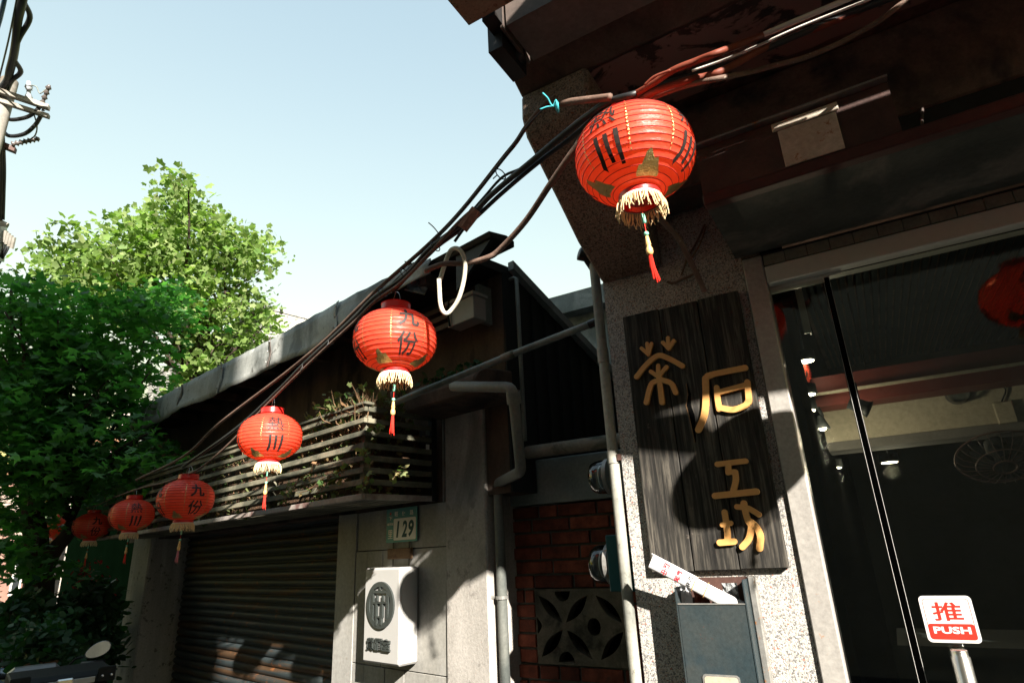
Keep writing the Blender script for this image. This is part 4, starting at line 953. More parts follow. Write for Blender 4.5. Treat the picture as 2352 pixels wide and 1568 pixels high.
# ------------------------------------------------------------------ slatted planter
PF, PU, PL_ = 1.865, 2.832, 7.75
zz2 = lambda x, y: (631.6 + .20138 * x, 890.0 + .20138 * y)
pt = thing('slatted_planter', L(5, 2.1, 1.8), 'long dark slatted wooden planter box above the roller shutter', 'planter')
ROWS = [(190, 255), (332, 387), (475, 532), (615, 682), (760, 826), (900, 962), (1035, 1102)]
zr = []
for i, (a, b) in enumerate(ROWS):
    x = 1045 - i * 7; z1_, z0_ = uL(*zz2(x, a), PF)[1], uL(*zz2(x, b), PF)[1]; zr.append((z0_, z1_))
    j = random.uniform(-.003, .003)
    box('slat', 'slat', pt, L, PU, PL_, PF + j, PF + .022 + j, z0_, z1_, bevel=.002)
    box('slat', 'slat', pt, L, PU - .001, PU + .021, PF + .026, D0 - .02, z0_, z1_, bevel=.002)
lz1, lz0 = uL(*zz2(1000, 1202), PF)[1], uL(*zz2(995, 1270), PF)[1]
box('ledge_board', 'ledge', pt, L, PU, PL_, PF - .003, PF + .024, lz0, lz1, bevel=.003)
box('ledge_board', 'ledge', pt, L, PU - .003, PU + .021, PF + .027, D0 - .02, lz0, lz1, bevel=.003)
box('top_cap', 'slat', pt, L, PU - .02, PL_, PF - .015, PF + .05, zr[0][1] + .002, zr[0][1] + .018, bevel=.003)
for k in range(6):
    box('bottom_board', 'slat', pt, L, PU + .03, PL_, PF + .03 + k * .082, PF + .095 + k * .082, lz0 + .012, lz0 + .03)
for u in (PU + .03, 3.95, 5.1, 6.3, 7.6): box('post', 'slat', pt, L, u, u + .04, PF + .028, PF + .068, lz0 + .035, zr[0][1])
box('end_post', 'tar', pt, L, PU - .004, PU + .03, D0 - .055, D0 - .018, lz0, zr[0][1])
box('liner', 'soil', pt, L, PU + .14, PL_ - .05, PF + .16, D0 - .04, lz0 + .035, zr[1][1])
box('price_tag', 'plate_white', pt, L, PU - .004, PU - .002, D0 - .10, D0 - .075, zr[2][0] - .045, zr[2][0] - .015)
box('price_tag', 'pipe_dark', pt, L, PU - .004, PU - .002, D0 - .10, D0 - .07, zr[1][0] - .03, zr[1][0] - .0)

# ================================================================== FOLIAGE
def star(n=5, valley=.42, w=1.0):
    out = []; angs = [90, 35, -22, 202, 145]; lens_ = [1.0, .92, .62, .62, .92]
    seq = sorted(zip([a % 360 for a in angs], lens_))
    order = [(-22, .62), (35, .92), (90, 1.0), (145, .92), (202, .62)]
    for i, (a, l) in enumerate(order):
        out += [(l * math.cos(rad(a)), l * math.sin(rad(a)))]
        if i < 4:
            m = (a + order[i + 1][0]) / 2; out += [(valley * math.cos(rad(m)), valley * math.sin(rad(m)))]
    out += [(0, -.22)]
    return np.array([(x, y, 0) for x, y in out])
STAR = star()
OVAL = np.array([(0, -.5, 0), (.24, -.25, .02), (.30, .05, .02), (.16, .38, 0), (0, .6, -.03), (-.16, .38, 0), (-.30, .05, .02), (-.24, -.25, .02)])
LOBE = star(5, .62)
def rotmats(n, flat, rs):
    """leaf frames: normal near vertical when flat is large"""
    nz = rs.normal(size=(n, 3)); nz[:, 2] = np.abs(nz[:, 2]) + flat; nz /= np.linalg.norm(nz, axis=1)[:, None]
    t = rs.normal(size=(n, 3)); t -= nz * (t * nz).sum(1)[:, None]; t /= np.linalg.norm(t, axis=1)[:, None]
    return t, np.cross(nz, t), nz
def leaves_mesh(name, P, size, shape, mat, parent, flat=.8, seed=1, kind=None):
    rs = np.random.RandomState(seed); n = len(P); P = np.asarray(P); t, b, nz = rotmats(n, flat, rs)
    s = np.asarray(size) * (.5 + 1.0 * rs.rand(n)) if np.ndim(size) == 0 else np.asarray(size)
    bend = rs.uniform(-.25, .05, n)
    k = len(shape); V = np.zeros((n, k, 3))
    for i in range(k):
        x, y, z = shape[i]; z = z + bend * (x * x + .3 * y * y)
        V[:, i] = P + (t * x + b * y + nz * np.atleast_1d(z)[:, None]) * s[:, None]
    F_ = (np.arange(n)[:, None] * k + np.arange(k)[None]).tolist()
    lo, hi = V.reshape(-1, 3).min(0), V.reshape(-1, 3).max(0)
    o = Vector((lo + hi) / 2) if parent else Vector(((lo[0] + hi[0]) / 2, (lo[1] + hi[1]) / 2, lo[2]))
    me = bpy.data.meshes.new(name); me.from_pydata((V.reshape(-1, 3) - np.array(o)).tolist(), [], F_)
    me.materials.append(M[mat]); ob = bpy.data.objects.new(name, me); COL.objects.link(ob); place(ob, o, parent)
    if kind: ob['kind'] = kind
    return ob
def spray_points(ells, n_sprays, per, dist, spread, r_spray, seed, flat=.35):
    """leaf positions in flattened sprays filling a crown outlined by ellipses seen from the street"""
    rs = np.random.RandomState(seed); area = np.array([a[2] * a[3] for a in ells], float); area /= area.sum(); out = []; cen = []
    for _ in range(n_sprays):
        e = ells[rs.choice(len(ells), p=area)]; a = rs.rand() * 2 * math.pi; r = math.sqrt(rs.rand())
        dd = (e[4] if len(e) > 4 else dist) + spread * rs.uniform(-1, 1)
        c = np.array(far(e[0] + e[2] * r * math.cos(a), e[1] + e[3] * r * math.sin(a), dd)); cen.append(c)
        m = rs.poisson(per)
        q = rs.normal(size=(m, 3)) * r_spray * np.array([1, 1, flat]); q[:, 2] -= .12 * (q[:, 0] ** 2 + q[:, 1] ** 2) / max(r_spray, .01)
        out.append(c + q)
    return np.concatenate(out), cen
def branch(mb, a, b, r0, r1, k=5, wob=.06, seed=0):
    rs = random.Random(seed); a, b = Vector(a), Vector(b); pts = []
    for i in range(k + 1):
        t_ = i / k; p = a.lerp(b, t_)
        if 0 < i < k: p += Vector((rs.uniform(-1, 1), rs.uniform(-1, 1), rs.uniform(-.4, .6))) * wob * (b - a).length
        pts.append(p)
    pts = smooth_path(pts, 3); mb.tube(pts, [r0 + (r1 - r0) * i / (len(pts) - 1) for i in range(len(pts))], 7); return pts

# sunlit tree behind
back = [(405, 412, 20, 20), (345, 492, 30, 20), (240, 535, 30, 18), (152, 520, 20, 14), (102, 592, 18, 12), (525, 505, 25, 20), (598, 560, 26, 20), (614, 602, 16, 14), (628, 722, 18, 18), (410, 440, 38, 34), (400, 520, 112, 70), (300, 560, 105, 75), (185, 575, 75, 62), (125, 600, 34, 30), (480, 565, 125, 80), (575, 575, 55, 55), (430, 660, 170, 85), (300, 665, 150, 75), (560, 735, 75, 62), (505, 795, 110, 50), (450, 845, 80, 38), (230, 640, 100, 55), (600, 690, 34, 30)]
BT = 13.5
tb = far(452, 1280, BT); tb.z = 0
tr = thing('broadleaf_tree', tb, 'tall sunlit yellow green broadleaf tree rising behind the tin roof', 'tree')
fork = far(455, 690, BT); bk = MB(); branch(bk, tb, fork, .20, .10, 6, .02, 1)
bk.build('trunk', 'bark', tr, smooth=True)
P, cen = spray_points([(e[0], e[1] + 4, e[2] * .90, e[3] * .90) for e in back], 430, 26, BT, 1.6, .215, 5, .6)
bk = MB(); rs = random.Random(4)
for i in range(46):
    c = Vector(cen[rs.randrange(len(cen))]); s_ = tb.lerp(fork, rs.uniform(.72, 1.0)); branch(bk, s_, c, .05, .012, 4, .07, i)
bk.build('branches', 'bark', tr, smooth=True)
leaves_mesh('foliage', P, .080, LOBE, 'leaf_light', tr, .25, 2, 'stuff')

# dark maple in front of it, in the shade
front = [(55, 770, 120, 125, 8.6), (215, 760, 165, 110, 8.4), (330, 720, 85, 70, 8.4), (120, 890, 180, 120, 8.2), (255, 880, 120, 80, 8.0), (60, 1010, 130, 120, 8.2), (210, 1000, 130, 70, 7.7),
         (312, 1030, 82, 42, 7.2), (365, 1045, 42, 26, 7.0), (150, 1085, 150, 50, 8.0), (50, 1150, 80, 60, 8.4), (300, 1115, 55, 18, 7.6), (15, 1235, 55, 60, 8.0), (60, 1300, 45, 30, 7.8), (20, 700, 60, 60, 8.6), (370, 690, 55, 40, 8.4), (420, 740, 26, 26, 8.2)]
FT = 8.4
fb = far(100, 1420, FT); fb.z = 0
tr = thing('maple_tree', fb, 'shaded dark green maple tree with star leaves at the left edge of the street', 'tree')
f1 = far(72, 1130, FT); f2 = far(150, 1270, FT); bk = MB()
branch(bk, fb, far(90, 1330, FT), .17, .14, 4, .02, 2); branch(bk, far(90, 1330, FT), f1, .13, .09, 4, .02, 3); branch(bk, far(92, 1330, FT), far(165, 1200, 8.2), .10, .06, 4, .03, 4)
bk.build('trunk', 'bark', tr, smooth=True)
P, cen = spray_points(front, 760, 17, FT, .75, .16, 9, .30)
bk = MB(); rs = random.Random(8)
for i in range(60):
    c = Vector(cen[rs.randrange(len(cen))]); s_ = f1 if i % 2 else far(165, 1200, 8.2); s_ = s_.lerp(f1.lerp(c, .3), rs.uniform(0, 1)); branch(bk, s_, c, .032, .008, 4, .08, i + 50)
bk.build('branches', 'bark', tr, smooth=True)
order = np.argsort(np.linalg.norm(P - np.array(EYE), axis=1)); near = P[order[:290]]; rest = P[order[290:]]
leaves_mesh('foliage', rest, .070, STAR, 'leaf_dark', tr, 1.1, 3, 'stuff')
lm = []
for k in range(5):
    me = bpy.data.meshes.new('leaf'); me.from_pydata([(x * .078, y * .078, -.018 * (abs(x) ** 1.5) * (1 + k * .5)) for x, y, z in STAR], [], [tuple(range(len(STAR)))]); me.materials.append(M['leaf_dark']); lm.append(me)
for i, q in enumerate(near):
    ob = bpy.data.objects.new('leaf', lm[i % 5]); COL.objects.link(ob); ob.parent = tr; ob.location = Vector(q) - ORG[tr.name]
    ob.rotation_euler = (random.gauss(0, .45), random.gauss(0, .45), random.uniform(0, 6.28))
    s_ = random.uniform(.75, 1.25); ob.scale = (s_, s_, s_)

# shrubs under the maple
def shrub(ells, dist, label, cat, n, size, mat='leaf_shrub', shape=OVAL, seed=1, name='shrub', spread=.3, pot=None):
    P, cen = spray_points(ells, n, 12, dist, spread, .09, seed, .8)
    b = P.mean(0); o = Vector((b[0], b[1], 0)); t = thing(name, o, label, cat)
    mb = MB(); rs = random.Random(seed)
    for i in range(14): branch(mb, o + Vector((rs.uniform(-.1, .1), rs.uniform(-.1, .1), .02)), Vector(cen[rs.randrange(len(cen))]), .012, .004, 3, .08, i)
    mb.build('stems', 'bark', t)['kind'] = 'stuff'; leaves_mesh('foliage', P, size, shape, mat, t, .3, seed, 'stuff'); return t, o
shrub([(70, 1430, 80, 60), (120, 1460, 90, 60), (60, 1395, 40, 30)], 7.4, 'dark leafy shrub below the maple trunk at the lower left', 'shrub', 150, .085, seed=3, spread=.35)
shrub([(205, 1420, 60, 95), (190, 1500, 60, 40)], 7.9, 'dense dark shrub between the maple trunk and the old column', 'shrub', 150, .08, seed=6, spread=.35)
t, o = shrub([(100, 1480, 40, 36)], 6.0, 'small potted plant in a brown clay pot behind the scooter', 'potted plant', 60, .06, seed=8, name='potted_plant', spread=.15)
pc = far(97, 1516, 6.0); MB().lathe(Vector((pc.x, pc.y, 0)), UP, [(0, 0), (.07, 0), (.07, pc.z - .30), (.10, pc.z - .03), (.115, pc.z - .02), (.115, pc.z), (.10, pc.z), (.09, pc.z - .03), (0, pc.z - .03)], 22).build('pot', 'terracotta', t, smooth='auto')
shrub([(198, 1303, 10, 8), (208, 1350, 8, 16)], 8.0, 'red flowering shrub right of the maple trunk', 'flowering shrub', 9, .035, 'leaf_red', OVAL, 5, 'flowering_shrub', .1)

# climbing plant in the planter
vt = thing('planter_vine', L(3.4, 2.1, 1.9), 'straggly half dry climbing plant growing in the slatted planter', 'climbing plant')
rs = np.random.RandomState(12); stems = MB(); VP = []
zt = zr[0][1]
for i in range(300):
    u = PU + .05 + abs(rs.normal()) * .42 if i < 240 else rs.uniform(3.3, 7.4)
    d = rs.uniform(PF + .03, PF + .32); hgt = rs.uniform(.02, .14) * (1.0 if u < 3.5 else .35)
    a = L(u, d, zt - .12); b = L(u + rs.normal() * .10, d + rs.normal() * .08, zt + hgt)
    pts = branch(stems, a, b, .004, .0018, 3, .14, i)
    for q in pts[3:]:
        if rs.rand() < .8: VP.append(np.array(q) + rs.normal(size=3) * .012)
for i in range(150):                             # tendrils pushed against the inside of the slats
    u = rs.uniform(PU + .03, 5.6) if i < 115 else rs.uniform(5.0, 7.5); z = rs.uniform(lz1 - .01, zt)
    a = L(u, PF + rs.uniform(.03, .10), z); b = a + eL * rs.normal() * .12 + UP * (-abs(rs.normal()) * .10)
    if b.z < lz1: b.z = lz1
    pts = branch(stems, a, b, .003, .0015, 3, .1, i + 500)
    for q in pts[1::2]: VP.append(np.array(q) + rs.normal(size=3) * .008)
for (x0, y0, x1, y1) in ((648, 1150, 722, 1070), (690, 1130, 800, 1072), (650, 1125, 672, 1118), (735, 1120, 790, 1075), (835, 1030, 846, 1062), (850, 985, 872, 982), (895, 1100, 935, 1075), (830, 1120, 850, 1090)):
    pts = [hL(x0 + (x1 - x0) * k / 5, y0 + (y1 - y0) * k / 5 + 6 * math.sin(k * 2), PF - .02) for k in range(6)]
    stems.tube(smooth_path(pts, 3), .0028, 5)
    for k, q in enumerate(pts):
        VP += [np.array(q) + rs.normal(size=3) * .012, np.array(q) + rs.normal(size=3) * .014]
for i in range(46):
    u = PU + rs.uniform(-.01, .0); d = rs.uniform(PF + .05, D0 - .08); VP.append(np.array(L(PU + .035, d, rs.uniform(lz1, zt + .03))))
stems.build('stems', 'twig', vt)['kind'] = 'stuff'
leaves_mesh('foliage', np.array(VP), .027, LOBE * .9, 'leaf_vine', vt, .2, 4, 'stuff')
vt2 = thing('dry_shrub', L(2.95, 2.1, zt), 'grey green dry tuft at the planter corner under the second lantern', 'plant')
tf = MB(); rs = random.Random(5)
for i in range(150):
    a = L(2.93 + rs.gauss(0, .05), PF + .13 + rs.gauss(0, .05), zt - .05); b = a + Vector((rs.gauss(0, .05), rs.gauss(0, .05), rs.uniform(.05, .13))); tf.tube([a, a.lerp(b, .5) + Vector((rs.gauss(0, .01), rs.gauss(0, .01), 0)), b], .0014, 3)
tf.build('twigs', 'twig', vt2)['kind'] = 'stuff'
t = thing('canopy_weed', L(2.6, 2.2, cs), 'small green weeds growing on the canopy slab beside the slanting pole', 'weed')
leaves_mesh('foliage', np.array([np.array(L(2.25 + abs(random.gauss(0, .28)), 2.14 + random.random() * .2, cs + .14 + abs(random.gauss(0, .03)))) for _ in range(120)]), .022, LOBE, 'leaf_shrub', t, .3, 8, 'stuff')
st_ = MB()
for i in range(12): a = L(2.25 + .05 * i, 2.2, cs + .12); st_.tube([a, a + Vector((random.gauss(0, .02), random.gauss(0, .02), .06))], .002, 4)
st_.build('stems', 'twig', t)['kind'] = 'stuff'

# ================================================================== LANTERNS
RAD, HH = .17, .132
def prof_r(t): return RAD * max(0.0, 1 - abs(t) ** 2.35) ** .52
TT = .965
def surf(az, z, off=0.0):
    t_ = max(-TT, min(TT, z / HH)); r = prof_r(t_) + off
    return Vector((r * math.cos(az), r * math.sin(az), z))
def make_lantern(chars, loc):
    E_ = thing('red_lantern', loc, 'red lantern', 'lantern', 'red lanterns strung along the street'); o = Vector(loc)
    NS = 19; prof = []; rings = []
    ts = [-TT + 2 * TT * (0.5 - .5 * math.cos(math.pi * (.06 + .88 * i / NS))) for i in range(NS + 1)]; ts[0] = -TT; ts[-1] = TT
    for i in range(NS):
        a, b = ts[i], ts[i + 1]; rings.append(a)
        for k in range(4):
            t_ = a + (b - a) * k / 4; dip = math.sin(math.pi * k / 4) * .0024
            prof.append((prof_r(t_) - dip, t_ * HH))
    rings.append(ts[-1]); prof.append((prof_r(ts[-1]), ts[-1] * HH))
    MB().lathe(o, UP, prof, 72, x=(1, 0, 0)).build('shade', 'lantern', E_, smooth=True, origin=o)
    mb = MB()
    for t_ in rings:
        r = prof_r(t_) + .0004; mb.tube([o + Vector((r * math.cos(2 * math.pi * k / 48), r * math.sin(2 * math.pi * k / 48), t_ * HH)) for k in range(49)], .0010, 4, False)
    rb = mb.build('rib_wires', 'rib', E_, smooth=True, origin=o)
    re = prof_r(TT); zt_ = TT * HH
    MB().lathe(o, UP, [(re - .012, zt_ - .004), (re - .002, zt_ - .003), (.062, zt_ + .003), (.060, zt_ + .030), (.063, zt_ + .032), (.058, zt_ + .032), (.055, zt_ + .002)], 40).build('top_collar', 'lantern_collar', E_, smooth='auto', origin=o)
    MB().lathe(o, UP, [(re - .012, -zt_ + .004), (.060, -zt_ - .002), (.057, -zt_ - .022), (.0585, -zt_ - .024), (.052, -zt_ - .024), (.050, -zt_ + .002)], 40).build('bottom_collar', 'lantern_collar', E_, smooth='auto', origin=o)
    MB().lathe(o, UP, [(.0588, -zt_ - .016), (.0602, -zt_ - .018), (.0602, -zt_ - .024), (.0588, -zt_ - .026)], 40).build('trim_band', 'plate_white', E_, origin=o)
    # lettering on four panels
    for pnl in range(4):
        mb = MB()
        for ch, zc, hh in ((chars[0], .046, .080), (chars[1], -.058, .084)):
            vs, fs = text_mesh(ch, 1.0, {'熱': .006, '份': .014, '川': .036, '九': .030}[ch]); lo, hi = vs.min(0), vs.max(0); c = (lo + hi) / 2; sc0 = hh / (hi[1] - lo[1])
            bm = bmesh.new(); B = [bm.verts.new(tuple(v)) for v in vs]
            for f in fs:
                try: bm.faces.new([B[i] for i in f])
                except ValueError: pass
            bmesh.ops.triangulate(bm, faces=bm.faces)
            for _ in range(2):
                ed = [e for e in bm.edges if e.calc_length() > .16]
                if ed: bmesh.ops.subdivide_edges(bm, edges=ed, cuts=1)
                bmesh.ops.triangulate(bm, faces=bm.faces)
            bm.verts.index_update(); V = []
            for v in bm.verts:
                x = (v.co.x - c[0]) * sc0; z = zc + (v.co.y - c[1]) * sc0
                V.append(o + surf(pnl * math.pi / 2 + x / prof_r(zc / HH), z, .0018))
            mb.add(V, [tuple(v.index for v in f.verts) for f in bm.faces]); bm.free()
        mb.build('lettering', 'ink', E_, fix=False, origin=o)
    for pnl in range(8):
        az = (pnl // 2) * math.pi / 2 + (rad(24) if pnl % 2 == 0 else -rad(24)); mb = MB()
        for k in range(15):
            z = .085 - k * .0112; w_ = .0020 / RAD
            mb.add([o + surf(az - w_, z, .0016), o + surf(az + w_, z, .0016), o + surf(az + w_, z - .0062, .0016), o + surf(az - w_, z - .0062, .0016)], [(0, 1, 2, 3)])
        mb.build('dashed_seam', 'gold_foil', E_, fix=False, origin=o)
    for pnl in range(4):                          # crinkled gold cloud patches near the base
        az0 = pnl * math.pi / 2 + math.pi / 4; mb = MB(); nA, nB = 9, 5
        for i in range(nA):
            for j in range(nB):
                s_ = i / (nA - 1) * 2 - 1; hgt = (.036 * (1 - abs(s_)) ** 1.1 + .004) * (1 + .25 * math.sin(i * 2.3))
                z = -.119 + hgt * j / (nB - 1); mb.v.append(o + surf(az0 + s_ * .040 / .115, z, .0022 + .002 * random.random()))
        mb.f = [(i * nB + j, (i + 1) * nB + j, (i + 1) * nB + j + 1, i * nB + j + 1) for i in range(nA - 1) for j in range(nB - 1)]
        mb.build('gold_cloud', 'gold_foil', E_, fix=False, origin=o)
    # fringe
    rs = random.Random(11); mb = MB()
    for k in range(84):
        a = 2 * math.pi * k / 84 + rs.uniform(-.03, .03); r = .060 + rs.uniform(-.001, .002); ln = rs.uniform(.034, .054); out = rs.uniform(.003, .012)
        p0 = o + Vector((r * math.cos(a), r * math.sin(a), -zt_ - .020)); q = Vector((math.cos(a), math.sin(a), 0)); tw = q.cross(UP) * rs.uniform(-.012, .012)
        mb.tube([p0, p0 + q * out * .7 - UP * ln * .4, p0 + q * out + tw * .5 - UP * ln * .75, p0 + q * out * rs.uniform(.5, 1.2) + tw - UP * ln], [.0016, .0016, .0015, .0011], 4)
    mb.build('fringe', 'fringe', E_, origin=o)
    # tassel hung from the middle
    z0 = -zt_ - .022; sw = Vector((-.10, 0, 0)); ax = (Vector((0, 0, -1)) + sw).normalized(); p0 = o + Vector((0, 0, z0))
    tl = MB().tube([p0 + UP * .06, p0, p0 + ax * .10], .0014, 5).build('tassel', 'tassel_red', E_, origin=o)
    MB().lathe(o, UP, [(0, z0 - .001), (.030, z0), (.030, z0 + .004), (0, z0 + .004)], 20).build('bottom_plate', 'lantern_collar', E_, origin=o)
    rp = MB(); cb = p0 + ax * .052; side = ax.cross(Vector((0, 1, 0))).normalized()
    rp.tube([cb + (side * math.cos(2 * math.pi * k / 14) * .0075 + ax * math.sin(2 * math.pi * k / 14) * .013) for k in range(15)], .0035, 6, False); rp.build('jade_charm', 'jade', tl, smooth=True, origin=o)
    MB().ball(p0 + ax * .098, .0072).build('bead', 'jade', tl, smooth=True, origin=o)
    MB().lathe(p0 + ax * .104, ax, [(0, 0), (.0045, .002), (.006, .014), (.008, .026), (.0058, .030), (.0095, .040), (.0098, .050), (.0065, .058), (0, .058)], 14).build('knob', 'knob', tl, smooth=True, origin=o)
    mb = MB(); p1 = p0 + ax * .158
    for k in range(9):
        a = 2 * math.pi * k / 9; q = Vector((math.cos(a), math.sin(a), 0)); mb.tube([p1 + q * .003, p1 + ax * .04 + q * .005 + sw * .01, p1 + ax * rs.uniform(.062, .082) + q * rs.uniform(.004, .014) + sw * .06], [.0022, .0024, .0014], 4)
    mb.build('threads', 'tassel_red', tl, origin=o)
    zc = zt_ + .03; MB().tube(smooth_path([o + Vector((.058, 0, zc)), o + Vector((.040, 0, zc + .035)), o + Vector((0, 0, zc + .060)), o + Vector((-.040, 0, zc + .035)), o + Vector((-.058, 0, zc))], 5), .0014, 5).build('wire_handle', 'wire', E_, smooth=True, origin=o)
    return E_
def dup(src, loc, rz):
    r = src.copy(); COL.objects.link(r); r.location = loc; r.rotation_euler = (0, 0, rz); ORG[r.name] = Vector(loc)
    for ch in list(src.children):
        c = ch.copy(); COL.objects.link(c); c.parent = r
        for g_ in list(ch.children):
            d = g_.copy(); COL.objects.link(d); d.parent = c
    return r
LN = [((1457, 360), 1.838, '熱川', -26, 'largest lantern, bright orange red in the sun, hung before the stone corbel of the shop'),
      ((908, 782), 2.518, '九份', 18, 'sunlit orange red lantern hung above the corner of the slatted planter'),
      ((621, 1003), 3.617, '熱川', 8, 'red lantern with a sunlit right half hung in front of the planter slats'),
      ((427, 1147), 4.545, '九份', 22, 'shaded red lantern with a faded pink tassel at the left end of the slats'),
      ((303, 1182), 6.19, '熱川', 10, 'shaded red lantern with a short red tassel, between the pink-tasselled one and a smaller one'),
      ((211, 1208), 7.74, '九份', 14, 'small red lantern left of the fifth one, hung before the leafy dark background'),
      ((137, 1210), 9.3, '熱川', 40, 'farthest lantern, dim dark red and half hidden by maple leaves')]
first = {}
LPOS = []
for (px_, dist, ch, off, lab) in LN:
    loc = far(*px_, dist); LPOS.append(loc); v = EYE - loc; rz = math.atan2(v.y, v.x) + rad(off)
    if ch not in first: e_ = make_lantern(ch, loc); e_.rotation_euler = (0, 0, rz); first[ch] = e_
    else: e_ = dup(first[ch], loc, rz)
    e_['label'] = lab
    if dist == 4.545:
        for c_ in e_.children:
            for g_ in c_.children:
                if g_.name.startswith('threads'):
                    g_.data = g_.data.copy(); g_.data.materials[0] = M['tassel_pink']; g_['label'] = 'faded pink threads'
# the next lantern of the string, just outside the frame to the right, and one inside the shop
S0 = hR(1708, 1076, BD); s_ = (S0.dot(iR) - 1.41) / SUN.dot(iR); L0 = S0 - SUN * s_
e_ = dup(first['九份'], L0, rad(60)); e_['label'] = 'lantern beyond the right frame edge whose round shadow falls on the signboard'
loc = hR(1797, 862, 3.55); e_ = dup(first['熱川'], loc, rad(20)); e_.scale = (.85, .85, .85); e_['label'] = 'red lantern inside the shop, striped, half hidden behind the steel post'

# ================================================================== CABLES
def dist_at(x):
    xs = [137, 211, 303, 427, 621, 908, 1457]; ds = [9.3, 7.74, 6.19, 4.545, 3.617, 2.518, 1.838]
    return 1 / float(np.interp(x, xs, [1 / d for d in ds]))
def run(pts, back=0.0, plane=None):
    out = []
    for q in pts:
        x, y = q[0], q[1]
        if len(q) > 2: out.append(far(x, y, q[2]))
        elif x > 1457 or plane: out.append(hR(x, y, plane or 1.46 + min(1, (x - 1457) / 500) * .18))
        else: out.append(far(x, y, dist_at(x) + back))
    return out
def cable(name, pts, r, mat, label, cat='cable', k=6, group=None, seg=8):
    o = MB().tube(smooth_path(pts, k), r, seg).build(name, mat, smooth=True); tag(o, label, cat, group); return o
def jig(pts, a, seed):
    rs = random.Random(seed); return [p + Vector((rs.uniform(-a, a), rs.uniform(-a, a), rs.uniform(-a, a))) for p in pts]
STR = [(60, 1188), (139, 1178), (211, 1164), (262, 1142), (328, 1119), (375, 1108), (440, 1085), (466, 1070), (503, 1040), (542, 1003), (590, 952), (639, 903), (697, 847), (753, 794), (814, 739), (861, 692), (920, 650), (981, 588), (1052, 512), (1090, 478)]
cable('lantern_cable', run(STR), .0065, 'cable_brown', 'main brown cable of the lantern string, rising from the far lantern to the shop')
cable('lantern_cable', [p + UP * .03 for p in run([(311, 1110), (420, 1058), (500, 985), (640, 880), (700, 833), (760, 782), (861, 684), (981, 580), (1060, 500), (1154, 383), (1186, 344), (1212, 305), (1255, 254), (1278, 242)], .03)], .0085, 'cable_brown', 'upper brown cable bundled over the lantern string and tied with turquoise twine')
cable('lantern_cable', jig(run([(420, 1072), (542, 985), (640, 893), (697, 838), (753, 786), (814, 731), (861, 680), (930, 632), (990, 568), (1075, 505), (1130, 447), (1227, 364), (1299, 304), (1351, 266), (1400, 236), (1457, 214), (1495, 199), (1574, 180), (1665, 150), (1740, 120), (1897, 56), (2060, -10)], .02), .004, 1), .010, 'cable_black', 'thickest black cable of the bundle crossing the sky and passing behind the largest lantern')
cable('lantern_cable', jig(run([(900, 668), (990, 580), (1075, 515), (1150, 444), (1235, 376), (1310, 315), (1365, 270), (1430, 228), (1490, 213), (1560, 186)], .04), .004, 2), .008, 'cable_black', 'second black cable lying below the thickest one in the bundle')
cable('lantern_cable', run([(940, 632), (1052, 520), (1110, 455), (1154, 407), (1200, 385), (1250, 347), (1320, 285)], .06), .005, 'cable_black', 'thin black cable that splits from the bundle against the sky')
cable('lantern_cable', run([(880, 668), (981, 575), (1052, 492), (1120, 410), (1170, 345), (1215, 285), (1262, 238)], .01), .0022, 'cable_black', 'hair-thin black wire stretched above the bundle across the sky')
cable('tied_conduit', run([(1278, 240), (1320, 233), (1380, 226), (1403, 223)]), .011, 'cable_brown', 'short brown conduit tied to the corbel with turquoise twine', 'conduit')
hose = [(978, 622, 2.36), (1000, 612, 2.33), (1025, 605, 2.30), (1072, 604, 2.27), (1119, 592, 2.22), (1148, 573, 2.20), (1207, 508, 2.12), (1266, 420, 2.03), (1318, 345, 1.97), (1350, 305, 1.96), (1410, 320, 2.02), (1470, 420, 2.12), (1509, 492, 2.25), (1556, 545, 2.36), (1580, 588, 2.40), (1600, 629, 2.41), (1619, 670, 2.42)]
cable('garden_hose', run(hose), .0105, 'cable_brown', 'dull brown hose sagging from the bundle past the corbel to the signboard top', 'hose')
cable('hose_loop', run([(1008, 640, 2.30), (1012, 700, 2.28), (1024, 720, 2.27), (1040, 708, 2.27), (1055, 682, 2.26), (1066, 640, 2.26), (1068, 600, 2.26), (1058, 576, 2.27), (1044, 570, 2.29), (1032, 580, 2.31), (1020, 612, 2.31), (1010, 645, 2.305)]), .0085, 'cable_cream', 'cream coloured loop of hose hanging from the cable bundle before the grey box', 'hose')
cable('black_lead', run([(1044, 555, 2.27), (1058, 535, 2.27), (1080, 505, 2.27)]), .006, 'cable_black', 'short black lead from the cream loop up to the bundle')
cable('loose_wire', run([(984, 511, 2.38), (997, 523, 2.38), (1011, 541, 2.39)]), .0022, 'cable_black', 'short stray wire end sticking up from the cable bundle', 'wire')
cable('red_conduit', run([(1430, 232, 1.90), (1495, 196, 1.83), (1544, 163, 1.80), (1600, 140, 1.79), (1665, 115, 1.79), (1745, 84), (1850, 40), (1950, -4), (2000, -26)]), .009, 'cable_red', 'red brown conduit running up to the right behind the largest lantern', 'conduit')
cable('orange_conduit', run([(1440, 250, 1.92), (1500, 213, 1.83), (1574, 186, 1.80), (1620, 176, 1.80), (1663, 161, 1.80), (1760, 110), (1897, 57), (2029, 2), (2080, -20)], 0, None), .010, 'cable_red', 'flat red brown conduit under the white cables above the shutter housing', 'conduit')
cable('white_cable', run([(1660, 120), (1700, 104), (1809, 56), (1944, 0), (1990, -20)], 0, 1.57), .0075, 'cable_white', 'thick white cable at the upper right above the shutter housing')
cable('white_cable', run([(1590, 163), (1663, 138), (1740, 106), (1838, 62), (1994, 0), (2040, -20)], 0, 1.60), .0040, 'cable_white', 'thin white wire just below the thick white cable')
